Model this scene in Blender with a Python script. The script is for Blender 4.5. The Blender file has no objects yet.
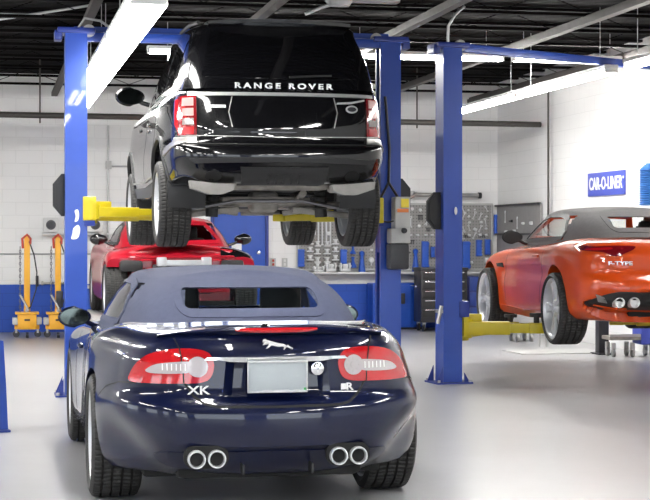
import bpy, bmesh, math, random
from mathutils import Vector, Matrix
from mathutils.bvhtree import BVHTree
random.seed(7)
SC = bpy.context.scene
COL = SC.collection
PI = math.pi
R = math.radians
F = 1650.0; CH = 1.45; HZ = 238.0; TH = R(11.5); CS = math.cos(TH); SN = math.sin(TH)

def ray(px, py=HZ):
    m = (px-325.0)/F
    return (m*CS+SN, CS-m*SN)           # world dX, dY per unit depth
def on_back(px, py, Y):                 # point of the plane at that Y
    a, b = ray(px); d = Y/b
    return (a*d, CH+(HZ-py)/F*d)
def on_side(px, py, X):
    a, b = ray(px); d = X/a
    return (b*d, CH+(HZ-py)/F*d)

# ------------------------------------------------------------------ materials
MATS = {}
def mat(name, col, rough=.5, metal=0., coat=0., emit=None, es=0., noise=0., nscale=8., bump=0., bscale=60., spec=None, coatr=.03):
    m = bpy.data.materials.new(name); m.use_nodes = True
    nt = m.node_tree; b = nt.nodes['Principled BSDF']
    c = (col[0], col[1], col[2], 1)
    b.inputs['Base Color'].default_value = c
    b.inputs['Roughness'].default_value = rough
    b.inputs['Metallic'].default_value = metal
    b.inputs['Coat Weight'].default_value = coat
    b.inputs['Coat Roughness'].default_value = coatr
    if spec is not None: b.inputs['Specular IOR Level'].default_value = spec
    if emit:
        b.inputs['Emission Color'].default_value = (*emit, 1); b.inputs['Emission Strength'].default_value = es
    tc = nt.nodes.new('ShaderNodeTexCoord')
    nz = nt.nodes.new('ShaderNodeTexNoise'); nz.inputs['Scale'].default_value = nscale; nz.inputs['Detail'].default_value = 5
    nt.links.new(tc.outputs['Object'], nz.inputs['Vector'])
    rp = nt.nodes.new('ShaderNodeValToRGB')
    k = noise if noise > 0 else .02
    rp.color_ramp.elements[0].position = .3; rp.color_ramp.elements[1].position = .7
    rp.color_ramp.elements[0].color = tuple(max(0, v*(1-k)) for v in col[:3])+(1,)
    rp.color_ramp.elements[1].color = tuple(min(1, v*(1+k)) for v in col[:3])+(1,)
    nt.links.new(nz.outputs['Fac'], rp.inputs['Fac'])
    nt.links.new(rp.outputs['Color'], b.inputs['Base Color'])
    if bump > 0:
        n2 = nt.nodes.new('ShaderNodeTexNoise'); n2.inputs['Scale'].default_value = bscale
        nt.links.new(tc.outputs['Object'], n2.inputs['Vector'])
        bp = nt.nodes.new('ShaderNodeBump'); bp.inputs['Strength'].default_value = bump; bp.inputs['Distance'].default_value = .01
        nt.links.new(n2.outputs['Fac'], bp.inputs['Height']); nt.links.new(bp.outputs['Normal'], b.inputs['Normal'])
    MATS[name] = m
    return m
def glassmat(name, tint, ior=1.5):
    m = bpy.data.materials.new(name); m.use_nodes = True
    nt = m.node_tree; nt.nodes.clear()
    o = nt.nodes.new('ShaderNodeOutputMaterial'); mx = nt.nodes.new('ShaderNodeMixShader')
    t = nt.nodes.new('ShaderNodeBsdfTransparent'); g = nt.nodes.new('ShaderNodeBsdfGlossy'); f = nt.nodes.new('ShaderNodeFresnel')
    f.inputs['IOR'].default_value = ior; g.inputs['Roughness'].default_value = .02
    t.inputs['Color'].default_value = (*tint, 1)
    gm = nt.nodes.new('ShaderNodeNewGeometry'); iv = nt.nodes.new('ShaderNodeMath'); iv.operation = 'SUBTRACT'; iv.inputs[0].default_value = 1
    ml = nt.nodes.new('ShaderNodeMath'); ml.operation = 'MULTIPLY'
    nt.links.new(gm.outputs['Backfacing'], iv.inputs[1]); nt.links.new(iv.outputs[0], ml.inputs[0]); nt.links.new(f.outputs[0], ml.inputs[1])
    nt.links.new(ml.outputs[0], mx.inputs[0]); nt.links.new(t.outputs[0], mx.inputs[1]); nt.links.new(g.outputs[0], mx.inputs[2])
    nt.links.new(mx.outputs[0], o.inputs[0])
    MATS[name] = m
    return m

mat('navy_paint', (.002, .0045, .027), .3, 0, .85, coatr=.01, spec=.12)
mat('black_paint', (.004, .004, .005), .22, 0, 1., coatr=.01, spec=.12)
mat('orange_paint', (.56, .062, .006), .35, 0, .7, coatr=.01, spec=.12)
mat('red_paint', (.30, .006, .016), .35, 0, .7, coatr=.01, spec=.12)
mat('black_plastic', (.017, .017, .018), .5)
mat('grey_plastic', (.055, .057, .063), .45)
mat('brushed_steel', (.26, .25, .235), .55, .35, noise=.15)
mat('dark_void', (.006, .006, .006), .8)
mat('navy_canvas', (.055, .064, .115), .85, bump=.25, bscale=350, noise=.08, nscale=30)
mat('grey_canvas', (.12, .115, .115), .85, bump=.25, bscale=350, noise=.08, nscale=30)
mat('rubber', (.021, .020, .019), .62, bump=.15, bscale=90)
mat('alloy', (.62, .63, .65), .38, .6)
mat('dark_alloy', (.2, .2, .21), .3, .9)
mat('lens_pink', (.42, .22, .21), .2, .1, 1.)
mat('lens_grey', (.16, .13, .13), .2, .1, 1.)
mat('chrome', (.82, .82, .84), .09, 1.)
mat('steel', (.45, .44, .42), .35, .9, noise=.2)
mat('raw_steel', (.30, .28, .25), .55, .4, noise=.3)
mat('lens_red', (.42, .008, .012), .1, 0, 1.)
mat('lens_dark_red', (.16, .004, .008), .12, 0, 1.)
mat('badge_silver', (.7, .7, .7), .35, .6)
mat('lens_clear', (.40, .36, .37), .15, .1, 1.)
mat('tinted_glass', (.004, .004, .005), .05, 0, 1., spec=.6)
glassmat('clear_glass', (.93, .96, .955), 1.5)
glassmat('smoked_glass', (.42, .46, .45), 1.5)
mat('lift_blue', (.014, .060, .36), .38, .0, .25, noise=.06, nscale=4)
mat('lift_blue_dark', (.012, .035, .25), .4, .0, .3)
mat('arm_yellow', (.58, .46, .010), .4, noise=.05)
mat('tower_yellow', (.85, .43, .03), .45, noise=.05)
mat('white_plate', (.36, .40, .42), .4)
mat('plate_frame', (.5, .5, .5), .3, .7)
mat('white_plastic', (.7, .7, .69), .45)
mat('grey_box', (.48, .48, .47), .45, noise=.05)
mat('label_orange', (.8, .23, .06), .5)
mat('label_yellow', (.85, .68, .05), .5)
mat('label_white', (.85, .85, .85), .5)
mat('tool_blue', (.02, .10, .52), .45)
mat('tool_white', (.66, .67, .68), .4, .2)
mat('tool_dark', (.035, .035, .04), .4, .3)
mat('peg_grey', (.27, .265, .26), .6, noise=.05)
mat('pipe_dark', (.06, .055, .05), .5, .3)
mat('conduit', (.5, .5, .5), .45, .5)
mat('sign_blue', (.07, .10, .48), .45)
mat('hose_blue', (.05, .19, .5), .4)
mat('hook_red', (.5, .05, .03), .4)
mat('green_mark', (.03, .35, .08), .4)
mat('leather', (.022, .021, .022), .45)
mat('leather_grey', (.07, .07, .075), .5)
mat('pendant_white', (.75, .75, .75), .5)
mat('tube_light', (1, 1, 1), .5, emit=(1., .985, .95), es=20.)
mat('diffuser_light', (1, 1, 1), .5, emit=(1., .985, .95), es=7.)
mat('fixture_white', (.75, .75, .74), .4)
mat('joist', (.004, .0035, .0035), .8, .0, spec=.05, noise=.3, nscale=3)
mat('strut', (.055, .048, .045), .55, .2, noise=.2)
mat('door_blue', (.010, .075, .45), .45, noise=.04)
mat('mirror_glass', (.07, .085, .08), .05, 1.)

# ------------------------------------------------------------------ object helpers
def tag(o, label=None, cat=None, group=None, kind=None):
    if label: o['label'] = label
    if cat: o['category'] = cat
    if group: o['group'] = group
    if kind: o['kind'] = kind
    return o
def empty(name, loc=(0,0,0), rz=0, label=None, cat=None, group=None):
    o = bpy.data.objects.new(name, None); COL.objects.link(o)
    o.location = loc; o.rotation_euler = (0, 0, rz); o.empty_display_size = .1
    return tag(o, label, cat, group)
def link(name, me, mats, parent=None, smooth=None):
    o = bpy.data.objects.new(name, me); COL.objects.link(o)
    if mats is not None:
        me.materials.clear()
        for m in (mats if isinstance(mats, (list, tuple)) else [mats]):
            me.materials.append(MATS[m] if isinstance(m, str) else m)
    if smooth is not None:
        for p in me.polygons: p.use_smooth = True
        me.set_sharp_from_angle(angle=R(smooth))
    if parent: o.parent = parent
    return o

class MB:
    """collects primitives into one mesh"""
    def __init__(s): s.v = []; s.f = []; s.m = []
    def add(s, vs, fs, mi=0):
        n = len(s.v); s.v += [tuple(v) for v in vs]
        for f in fs: s.f.append(tuple(i+n for i in f)); s.m.append(mi)
        return s
    def box(s, c, d, mi=0, rot=None, bev=0, seg=2, taper=None):
        bm = bmesh.new(); bmesh.ops.create_cube(bm, size=1)
        for v in bm.verts:
            v.co.x *= d[0]; v.co.y *= d[1]; v.co.z *= d[2]
            if taper and v.co.z > 0: v.co.x *= taper[0]; v.co.y *= taper[1]
        if bev: bmesh.ops.bevel(bm, geom=bm.edges[:], offset=bev, segments=seg, affect='EDGES', profile=.6)
        return s._bm(bm, c, mi, rot)
    def _bm(s, bm, c, mi, rot=None):
        M = Matrix.Translation(Vector(c))
        if rot is not None: M = M @ (rot if isinstance(rot, Matrix) else Matrix.Rotation(rot, 4, 'Z'))
        bm.verts.index_update()
        s.add([M @ v.co for v in bm.verts], [[v.index for v in f.verts] for f in bm.faces], mi)
        bm.free(); return s
    def cyl(s, a, b, r, mi=0, n=16, r2=None, cap=True):
        a = Vector(a); b = Vector(b); d = (b-a).normalized()
        u = d.orthogonal().normalized(); w = d.cross(u); r2 = r if r2 is None else r2
        vs = [a+(u*math.cos(t)+w*math.sin(t))*r for t in [2*PI*i/n for i in range(n)]]
        vs += [b+(u*math.cos(t)+w*math.sin(t))*r2 for t in [2*PI*i/n for i in range(n)]]
        fs = [(i, (i+1) % n, n+(i+1) % n, n+i) for i in range(n)]
        if cap: fs += [tuple(range(n))[::-1], tuple(range(n, 2*n))]
        return s.add(vs, fs, mi)
    def tube(s, pts, r, mi=0, n=8, closed=False):
        pts = [Vector(p) for p in pts]; N = len(pts); vs = []; up = None
        for i, p in enumerate(pts):
            a = pts[(i-1) % N] if (closed or i > 0) else p
            b = pts[(i+1) % N] if (closed or i < N-1) else p
            d = (b-a).normalized()
            if up is None: up = d.orthogonal().normalized()
            up = (up-d*up.dot(d)).normalized(); w = d.cross(up)
            vs += [p+(up*math.cos(2*PI*k/n)+w*math.sin(2*PI*k/n))*r for k in range(n)]
        fs = []
        for i in range(N if closed else N-1):
            j = (i+1) % N
            for k in range(n): fs.append((i*n+k, i*n+(k+1) % n, j*n+(k+1) % n, j*n+k))
        if not closed: fs += [tuple(range(n))[::-1], tuple(range((N-1)*n, N*n))]
        return s.add(vs, fs, mi)
    def lathe(s, prof, c=(0,0,0), axis='Z', n=32, mi=0, closed=False):
        vs = []; fs = []; m = len(prof); c = Vector(c)
        for i in range(n):
            t = 2*PI*i/n
            for r, h in prof:
                p = Vector((r*math.cos(t), r*math.sin(t), h))
                if axis == 'X': p = Vector((p.z, p.x, p.y))
                if axis == 'Y': p = Vector((p.y, p.z, p.x))
                vs.append(p+c)
        for i in range(n):
            j = (i+1) % n
            for k in range(m if closed else m-1):
                l = (k+1) % m
                fs.append((i*m+k, j*m+k, j*m+l, i*m+l))
        return s.add(vs, fs, mi)
    def prism(s, pts, axis, a, b, mi=0):
        """pts 2D outline; extruded along axis from a to b. X:(y,z) Y:(x,z) Z:(x,y)"""
        def P(p, t): return (t, p[0], p[1]) if axis == 'X' else (p[0], t, p[1]) if axis == 'Y' else (p[0], p[1], t)
        n = len(pts)
        vs = [P(p, a) for p in pts]+[P(p, b) for p in pts]
        fs = [tuple(range(n))[::-1], tuple(range(n, 2*n))]+[(i, (i+1) % n, n+(i+1) % n, n+i) for i in range(n)]
        return s.add(vs, fs, mi)
    def xf(s, M):
        s.v = [tuple(M @ Vector(v)) for v in s.v]; return s
    def merge(s, o, M=None, mi=None):
        n = len(s.v); s.v += [tuple(M @ Vector(v)) if M else v for v in o.v]
        for f, m in zip(o.f, o.m): s.f.append(tuple(i+n for i in f)); s.m.append(m if mi is None else mi)
        return s
    def mesh(s, name='m'):
        me = bpy.data.meshes.new(name); me.from_pydata(s.v, [], s.f)
        bm = bmesh.new(); bm.from_mesh(me)
        for f, m in zip(bm.faces, s.m): f.material_index = m
        bmesh.ops.recalc_face_normals(bm, faces=bm.faces[:])
        bm.to_mesh(me); bm.free(); return me
    def build(s, name, mats, parent=None, smooth=35):
        return link(name, s.mesh(name), mats, parent, smooth)

def copy_tree(o, parent=None):
    c = o.copy(); COL.objects.link(c); c.parent = parent
    for ch in [x for x in bpy.data.objects if x.parent == o and x.name in KIDS.get(o.name, ())]: copy_tree(ch, c)
    return c
KIDS = {}
def kids(o):
    KIDS[o.name] = [x.name for x in bpy.data.objects if x.parent == o]
    for x in KIDS[o.name]: kids(bpy.data.objects[x])
def dup(o, loc, rz=None, label=None, scale=None):
    kids(o); c = copy_tree(o); c.location = loc
    if rz is not None: c.rotation_euler = (0, 0, rz)
    if label: c['label'] = label
    if scale: c.scale = scale
    return c

def text_mb(s, size, ext=.004, mi=0, bold=.0, sx=1., spacing=1.):
    cu = bpy.data.curves.new('txt', 'FONT'); cu.body = s; cu.size = size; cu.extrude = ext; cu.offset = bold
    cu.align_x = 'CENTER'; cu.align_y = 'CENTER'; cu.space_character = spacing
    o = bpy.data.objects.new('txt', cu); COL.objects.link(o)
    dg = bpy.context.evaluated_depsgraph_get(); dg.update()
    me = bpy.data.meshes.new_from_object(o.evaluated_get(dg))
    mb = MB(); mb.add([(v.co.x*sx, v.co.y, v.co.z) for v in me.vertices], [tuple(p.vertices) for p in me.polygons], mi)
    bpy.data.objects.remove(o); bpy.data.curves.remove(cu); bpy.data.meshes.remove(me)
    return mb
FACE_Y = Matrix.Rotation(R(90), 4, 'X')            # text facing -Y

# ------------------------------------------------------------------ surfaces
def crom(P, n, mirror=True):
    P = [Vector(p) for p in P]
    def mir(v): return Vector((-v.x, v.y, v.z))
    a = mir(P[1]) if (mirror and abs(P[0].x) < 1e-6) else P[0]*2-P[1]
    b = mir(P[-2]) if (mirror and abs(P[-1].x) < 1e-6) else P[-1]*2-P[-2]
    Q = [a]+P+[b]; out = []
    for i in range(1, len(Q)-2):
        p0, p1, p2, p3 = Q[i-1:i+3]
        for k in range(n):
            t = k/n
            out.append(.5*((2*p1)+(p2-p0)*t+(2*p0-5*p1+4*p2-p3)*t*t+(3*p1-p0-3*p2+p3)*t**3))
    out.append(P[-1].copy())
    return out
def net(rows, nu=5, nv=5, disp=None, rowmirror=True):
    cols = [crom(r, nu) for r in rows]
    nc = len(cols[0]); G = []
    for c in range(nc):
        line = [cols[r][c] for r in range(len(rows))]
        G.append(crom(line, nv, rowmirror))
    nr = len(G[0])
    vs = []; fs = []
    for c in range(nc):
        for r in range(nr):
            p = G[c][r].copy(); p.x = max(p.x, 0)
            if c in (0, nc-1): p.x = 0
            if disp: p = disp(p)
            vs.append(p)
    H = len(vs)
    vs += [Vector((-p.x, p.y, p.z)) for p in vs]
    for c in range(nc-1):
        for r in range(nr-1):
            q = (c*nr+r, (c+1)*nr+r, (c+1)*nr+r+1, c*nr+r+1)
            fs.append(q); fs.append(tuple(i+H for i in q[::-1]))
    me = bpy.data.meshes.new('net'); me.from_pydata([tuple(v) for v in vs], [], fs)
    bm = bmesh.new(); bm.from_mesh(me)
    bmesh.ops.remove_doubles(bm, verts=bm.verts[:], dist=.0006)
    bmesh.ops.dissolve_degenerate(bm, edges=bm.edges[:], dist=.0004)
    bmesh.ops.recalc_face_normals(bm, faces=bm.faces[:])
    bm.to_mesh(me); bm.free()
    return me
def boolean(me, cut, op='DIFFERENCE'):
    a = bpy.data.objects.new('a', me); b = bpy.data.objects.new('b', cut)
    COL.objects.link(a); COL.objects.link(b)
    m = a.modifiers.new('b', 'BOOLEAN'); m.object = b; m.operation = op; m.solver = 'EXACT'
    dg = bpy.context.evaluated_depsgraph_get(); dg.update()
    out = bpy.data.meshes.new_from_object(a.evaluated_get(dg))
    bpy.data.objects.remove(a); bpy.data.objects.remove(b)
    return out
def bvh_of(*mes):
    vs = []; ps = []
    for me in mes:
        n = len(vs); vs += [v.co.copy() for v in me.vertices]; ps += [[i+n for i in p.vertices] for p in me.polygons]
    return BVHTree.FromPolygons(vs, ps)
AX = {'Y': (Vector((1,0,0)), Vector((0,0,1)), Vector((0,1,0))),        # looked at from behind
      'F': (Vector((1,0,0)), Vector((0,0,1)), Vector((0,-1,0))),       # from the front
      'L': (Vector((0,1,0)), Vector((0,0,1)), Vector((1,0,0))),        # from the left (-x)
      'R': (Vector((0,1,0)), Vector((0,0,1)), Vector((-1,0,0))),
      'Z': (Vector((1,0,0)), Vector((0,1,0)), Vector((0,0,-1)))}
def hit(bvh, ax, p, off):
    u, w, d = AX[ax]
    q = u*p[0]+w*p[1]
    h = bvh.ray_cast(q-d*6, d)
    if h[0] is None:
        # slide along the view direction and take the closest point
        best = None
        for t in [k*.05-1.4 for k in range(56)]:
            r = bvh.find_nearest(q+d*t*3)
            if best is None or r[3] < best[3]: best = r
        h = best
    n = h[1]
    if n.dot(d) > 0: n = -n
    return h[0]+(n*.7-d*.3).normalized()*off
def smooth_loop(pts, n=5, closed=True):
    P = [Vector((p[0], p[1], 0)) for p in pts]; N = len(P); out = []
    for i in range(N if closed else N-1):
        g = (lambda j: P[j % N]) if closed else (lambda j: P[min(max(j, 0), N-1)])
        p0, p1, p2, p3 = g(i-1), g(i), g(i+1), g(i+2)
        for k in range(n):
            t = k/n
            q = .5*((2*p1)+(p2-p0)*t+(2*p0-5*p1+4*p2-p3)*t*t+(3*p1-p0-3*p2+p3)*t**3)
            out.append((q.x, q.y))
    if not closed: out.append((P[-1].x, P[-1].y))
    return out
def rrect(cx, cy, w, h, r, n=5):
    out = []
    for sx, sy, a0 in ((1, 1, 0), (-1, 1, 90), (-1, -1, 180), (1, -1, 270)):
        for k in range(n+1):
            a = R(a0+90*k/n)
            out.append((cx+sx*(w/2-r)+r*math.cos(a), cy+sy*(h/2-r)+r*math.sin(a)))
    return out
def circ(cx, cy, r, n=24, ry=None):
    return [(cx+r*math.cos(2*PI*i/n), cy+(ry or r)*math.sin(2*PI*i/n)) for i in range(n)]
def mx(pts): return [(-p[0], p[1]) for p in pts]
def overlay(bvh, ax, outline, off=.004, thick=.02, step=.04, mi=0, mb=None):
    """a panel with the given outline laid on the surface"""
    bm = bmesh.new()
    vs = [bm.verts.new((p[0], p[1], 0)) for p in outline]
    bm.faces.new(vs)
    xs = [p[0] for p in outline]; ys = [p[1] for p in outline]
    for lo, hi, no in ((min(xs), max(xs), (1, 0, 0)), (min(ys), max(ys), (0, 1, 0))):
        k = math.ceil(lo/step)*step
        while k < hi:
            co = (k, 0, 0) if no[0] else (0, k, 0)
            bmesh.ops.bisect_plane(bm, geom=bm.verts[:]+bm.edges[:]+bm.faces[:], plane_co=co, plane_no=no, dist=1e-5)
            k += step
    bmesh.ops.remove_doubles(bm, verts=bm.verts[:], dist=1e-5)
    bm.verts.index_update(); bm.edges.index_update()
    N = len(bm.verts)
    top = [hit(bvh, ax, (v.co.x, v.co.y), off) for v in bm.verts]
    bot = [hit(bvh, ax, (v.co.x, v.co.y), off-thick) for v in bm.verts]
    fs = [[v.index for v in f.verts] for f in bm.faces]
    fs2 = [[i+N for i in f[::-1]] for f in fs]
    sd = []
    for e in bm.edges:
        if len(e.link_faces) == 1:
            a, b = e.verts[0].index, e.verts[1].index
            sd.append([a, b, b+N, a+N])
    bm.free()
    mb = mb or MB()
    mb.add(top+bot, fs+fs2+sd, mi)
    return mb
def strip(bvh, ax, pts, width, off=.003, closed=False, mi=0, mb=None, step=.03, thick=.01):
    P = [Vector((p[0], p[1])) for p in pts]
    Q = []
    N = len(P)
    for i in range(N if closed else N-1):
        a, b = P[i], P[(i+1) % N]; k = max(1, int((b-a).length/step))
        for j in range(k): Q.append(a+(b-a)*j/k)
    if not closed: Q.append(P[-1])
    N = len(Q); top = []; bot = []
    for i, q in enumerate(Q):
        a = Q[(i-1) % N] if (closed or i) else q
        b = Q[(i+1) % N] if (closed or i < N-1) else q
        t = (b-a)
        if t.length < 1e-9: t = Vector((1, 0))
        t.normalize(); n = Vector((-t.y, t.x))
        for s in (-.5, .5):
            top.append(hit(bvh, ax, q+n*width*s, off)); bot.append(hit(bvh, ax, q+n*width*s, off-thick))
    vs = top+bot; T = len(top); fs = []
    for i in range(N if closed else N-1):
        j = (i+1) % N
        a, b, c, d = 2*i, 2*i+1, 2*j+1, 2*j
        fs += [(a, b, c, d), (a+T, d+T, c+T, b+T), (a, d, d+T, a+T), (b, b+T, c+T, c)]
    mb = mb or MB(); mb.add(vs, fs, mi); return mb
def sstep(a, b, x):
    t = max(0, min(1, (x-a)/(b-a))); return t*t*(3-2*t)

# ------------------------------------------------------------------ wheels
def tyre_mb(r, w, rim, n=140, mi=0):
    h = w/2
    # (radius, x, kind)  kind 1 = groove, 2 = tread block, 0 = plain
    prof = [(rim, -h*.80, 0), (rim+.02, -h*.96, 0), ((rim+r)/2, -h*1.02, 0), (r-.03, -h*.98, 0), (r-.010, -h*.90, 2), (r-.003, -h*.80, 2)]
    xs = [-.62, -.56, -.24, -.19, .19, .24, .56, .62]
    kinds = [2, 1, 1, 2]
    seq = []
    g = [-.585, -.2, .2, .585]
    prev = -.8
    for gx in g:
        seq += [(r-.001, (gx-.050)*h, 2), (r-.018, (gx-.042)*h, 1), (r-.018, (gx+.042)*h, 1), (r-.001, (gx+.050)*h, 2)]
    prof += seq
    prof += [(r-.003, h*.80, 2), (r-.010, h*.90, 2), (r-.03, h*.98, 0), ((rim+r)/2, h*1.02, 0), (rim+.02, h*.96, 0), (rim, h*.80, 0), (rim-.01, 0, 0)]
    m = len(prof); vs = []; fs = []
    for i in range(n*2):
        ph = i % 4
        for (rr, x, k) in prof:
            t = 2*PI*i/(n*2)+ (abs(x)/h)*.05
            q = rr-(.006 if (k == 2 and ph == 0) else 0)
            vs.append((x, q*math.cos(t), q*math.sin(t)))
    N = n*2
    for i in range(N):
        j = (i+1) % N
        for k in range(m): fs.append((i*m+k, j*m+k, j*m+(k+1) % m, i*m+(k+1) % m))
    return MB().add(vs, fs, mi)
def rim_mb(rim, w, spokes, side=1, dish=.0, sw=.045, double=False):
    """outer face towards side*x"""
    mb = MB(); h = w/2*.9
    mb.lathe([(rim, -h), (rim+.012, -h), (rim+.012, -h+.012), (rim-.02, -h+.03), (rim-.03, 0), (rim-.025, h-.05), (rim-.006, h-.016), (rim+.012, h-.012), (rim+.012, h), (rim-.004, h), (rim-.02, h-.02), (rim-.035, h-.06), (rim-.042, 0)], axis='X', n=48, closed=True)
    x0 = h-.025-dish
    mb.lathe([(0, x0+.012), (.03, x0+.012), (.038, x0+.004), (.075, x0), (.085, x0-.015), (.08, x0-.05), (0, x0-.05)], axis='X', n=32)
    for k in range(spokes):
        a0 = 2*PI*k/spokes
        for da in ((-.13, .13) if double else (0,)):
            a1 = a0+da; a2 = a0+da*.45
            p = []
            for rr, aa, ww, xx in ((.05, a2, sw*1.0, x0), (rim*.55, (a1+a2)/2, sw*.75, x0-.006), (rim-.015, a1, sw*.95, h-.022)):
                c = Vector((0, math.cos(aa), math.sin(aa))); t = Vector((0, -math.sin(aa), math.cos(aa)))
                b = c*rr
                p += [Vector((xx, 0, 0))+b+t*ww*.35, Vector((xx, 0, 0))+b-t*ww*.35, Vector((xx-.03, 0, 0))+b-t*ww*.5, Vector((xx-.03, 0, 0))+b+t*ww*.5]
            fs = []
            for q in (0, 4):
                for e in range(4): fs.append((q+e, q+(e+1) % 4, q+4+(e+1) % 4, q+4+e))
            mb.add(p, fs)
    for k in range(5):
        a = 2*PI*k/5+.3
        mb.cyl((x0-.002, .055*math.cos(a), .055*math.sin(a)), (x0+.008, .055*math.cos(a), .055*math.sin(a)), .009, n=6)
    if side < 0: mb.v = [(-x, y, z) for x, y, z in mb.v]
    return mb
WC = {}
def wheel(parent, x, y, z, r, w, rim, spokes, double=False, rimmat='alloy', dish=0.):
    side = 1 if x > 0 else -1
    key = (r, w, rim, spokes, side, rimmat)
    if key not in WC:
        a = rim_mb(rim, w, spokes, side, dish, double=double)
        d = MB().lathe([(0, -.02), (rim*.78, -.02), (rim*.78, .0), (0, .0)], axis='X', n=40, mi=0)
        WC[key] = (a.mesh('rim'), tyre_mb(r, w, rim).mesh('tyre'), d.mesh('disc'))
    rm, ty, dc = WC[key]
    first = not rm.materials
    o = link('wheel', rm, rimmat if first else None, parent, 35 if first else None)
    o.location = (x, y, z)
    t = link('tire', ty, 'rubber' if first else None, o, 30 if first else None)
    d = link('brake_disc', dc, 'steel' if first else None, o, 30 if first else None)
    return o
# ================================================================== CARS
def body_rows(plan, rows):
    out = []
    wr = [1, 1, 1, .85, .4]+[0]*9
    wf = [0]*10+[.5, .9, 1, 1]
    for (k, yr, yf, z) in rows:
        a, b, c, d, e, f = z
        zz = [a, a, a*.7+b*.3, b, (b+c)/2, c, (c+d)/2, d, d*.6+e*.4, e, (e+f)/2, f, f, f]
        out.append([(x*k, y+(yr-plan[0][1])*wr[i]+(yf-plan[-1][1])*wf[i], zz[i]) for i, (x, y) in enumerate(plan)])
    return out
def gh_rows(base, top, bulge, n=5, crown=.03):
    rows = []
    for j in range(n+1):
        t = j/n; row = []
        for i, (b, a) in enumerate(zip(base, top)):
            b = Vector(b); a = Vector(a); p = b.lerp(a, t)
            bl = bulge[i]*math.sin(PI*t)
            dx = b.x-a.x; dy = b.y-a.y; L = math.hypot(dx, dy) or 1
            p.x += bl*dx/L if abs(b.x) > 1e-6 else 0; p.y += bl*dy/L; p.z += bl*.6
            row.append(p)
        rows.append(row)
    rows.append([Vector((a[0]*.55, a[1]*.9+.1, a[2]+crown*.75)) for a in top])
    rows.append([Vector((0, a[1]*.85+.15, a[2]+crown)) for a in top])
    return rows
def arch_cut(me, axles, Ra, xin, extra=None):
    mb = MB()
    for (y, z) in axles:
        for s in (-1, 1): mb.cyl((s*xin, y, z), (s*1.3, y, z), Ra, n=56)
    cut = mb.mesh('cut')
    out = boolean(me, cut)
    bpy.data.meshes.remove(cut)
    return out
def paint_arches(me, axles, Ra, xin):
    for p in me.polygons:
        c = p.center
        for (y, z) in axles:
            if abs(c.x) > xin-.02 and math.hypot(c.y-y, c.z-z) < Ra-.0005 and (abs(p.normal.x) < .35 or abs(abs(c.x)-xin) < .003): p.material_index = 1
def hole(me, pred):
    bm = bmesh.new(); bm.from_mesh(me)
    kill = [f for f in bm.faces if pred(f.calc_center_median())]
    bmesh.ops.delete(bm, geom=kill, context='FACES')
    bm.to_mesh(me); bm.free()
def seat(parent, x, y, z, m='leather', headrest=True):
    mb = MB()
    mb.box((x, y, z+.06), (.46, .5, .14), bev=.05)
    mb.box((x, y-.26, z+.33), (.46, .13, .56), bev=.055, rot=Matrix.Rotation(R(14), 4, 'X'))
    mb.box((x, y-.31, z+.67), (.26, .09, .17), bev=.04)
    return mb.build('seat', m, parent, 50)

PLAN = [(0,-1.0),(.35,-.985),(.62,-.93),(.80,-.76),(.895,-.45),(.94,0),(.925,.5),(.895,1.3),(.90,2.0),(.93,2.6),(.88,3.0),(.68,3.33),(.38,3.48),(0,3.52)]
def sports_body(p):
    plan = [(x*p.get('w', 1), y) for x, y in PLAN]
    for i, v in p.get('plan', {}).items(): plan[i] = v
    zd = p.get('deck', .985)
    rows = p.get('rows') or [
        (0,   -.55, 3.0,  (.19, .19, .19, .16, .16, .18)),
        (.78, -.72, 3.2,  (.19, .20, .19, .16, .16, .18)),
        (.94, -.86, 3.40, (.25, .27, .22, .18, .18, .20)),
        (.985,-.955,3.47, (.34, .36, .30, .24, .26, .28)),
        (1.0, -1.0, 3.52, (.46, .47, .42, .38, .40, .40)),
        (1.0, -.995,3.50, (.58, .59, .58, .52, .55, .50)),
        (.997,-.945,3.46, (.645,.66, .67, .62, .62, .56)),
        (.99, -.935,3.42, (.77, .75, .76, .71, .69, .60)),
        (.975,-.925,3.36, (.87, .83, .84, .79, .75, .635)),
        (.935,-.89, 3.28, (.94, .90, .90, .86, .795,.66)),
        (.85, -.82, 3.15, (zd-.012, .95, .95, .885,.83, .69)),
        (.68, -.70, 2.95, (zd, zd-.015, .975, .90, .865,.72)),
        (.38, -.50, 2.6,  (zd, zd, .985, .95, .90, .80)),
        (0,   -.40, 2.4,  (zd, zd, .99, .955, .925,.87))]
    me = net(body_rows(plan, rows), 6, 6, p.get('disp'))
    axles = [(0, .345), (p.get('wb', 2.6), .345)]
    me2 = arch_cut(me, axles, .375, .60)
    # cabin recess
    c = MB().box((0, 1.15, .93), (1.12, 1.65, .7), bev=.05).mesh('c')
    me3 = boolean(me2, c)
    if p.get('extra_cut'):
        me3 = boolean(me3, p['extra_cut'].mesh('e'))
    paint_arches(me3, axles, .375, .60)
    for q in me3.polygons:
        cc = q.center
        if abs(cc.x) < .565 and .30 < cc.y < 1.99 and .57 < cc.z < 1.0 and (abs(q.normal.z) < .3 or q.normal.z > .5 and cc.z < .6): q.material_index = 1
        if q.normal.z > .3 and cc.z > .84 and ((abs(cc.x) < .69 and .3 < cc.y < 1.95) or (abs(cc.x) < .58 and -.05 < cc.y < .35)): q.material_index = 1
    return me, me3, axles
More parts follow.
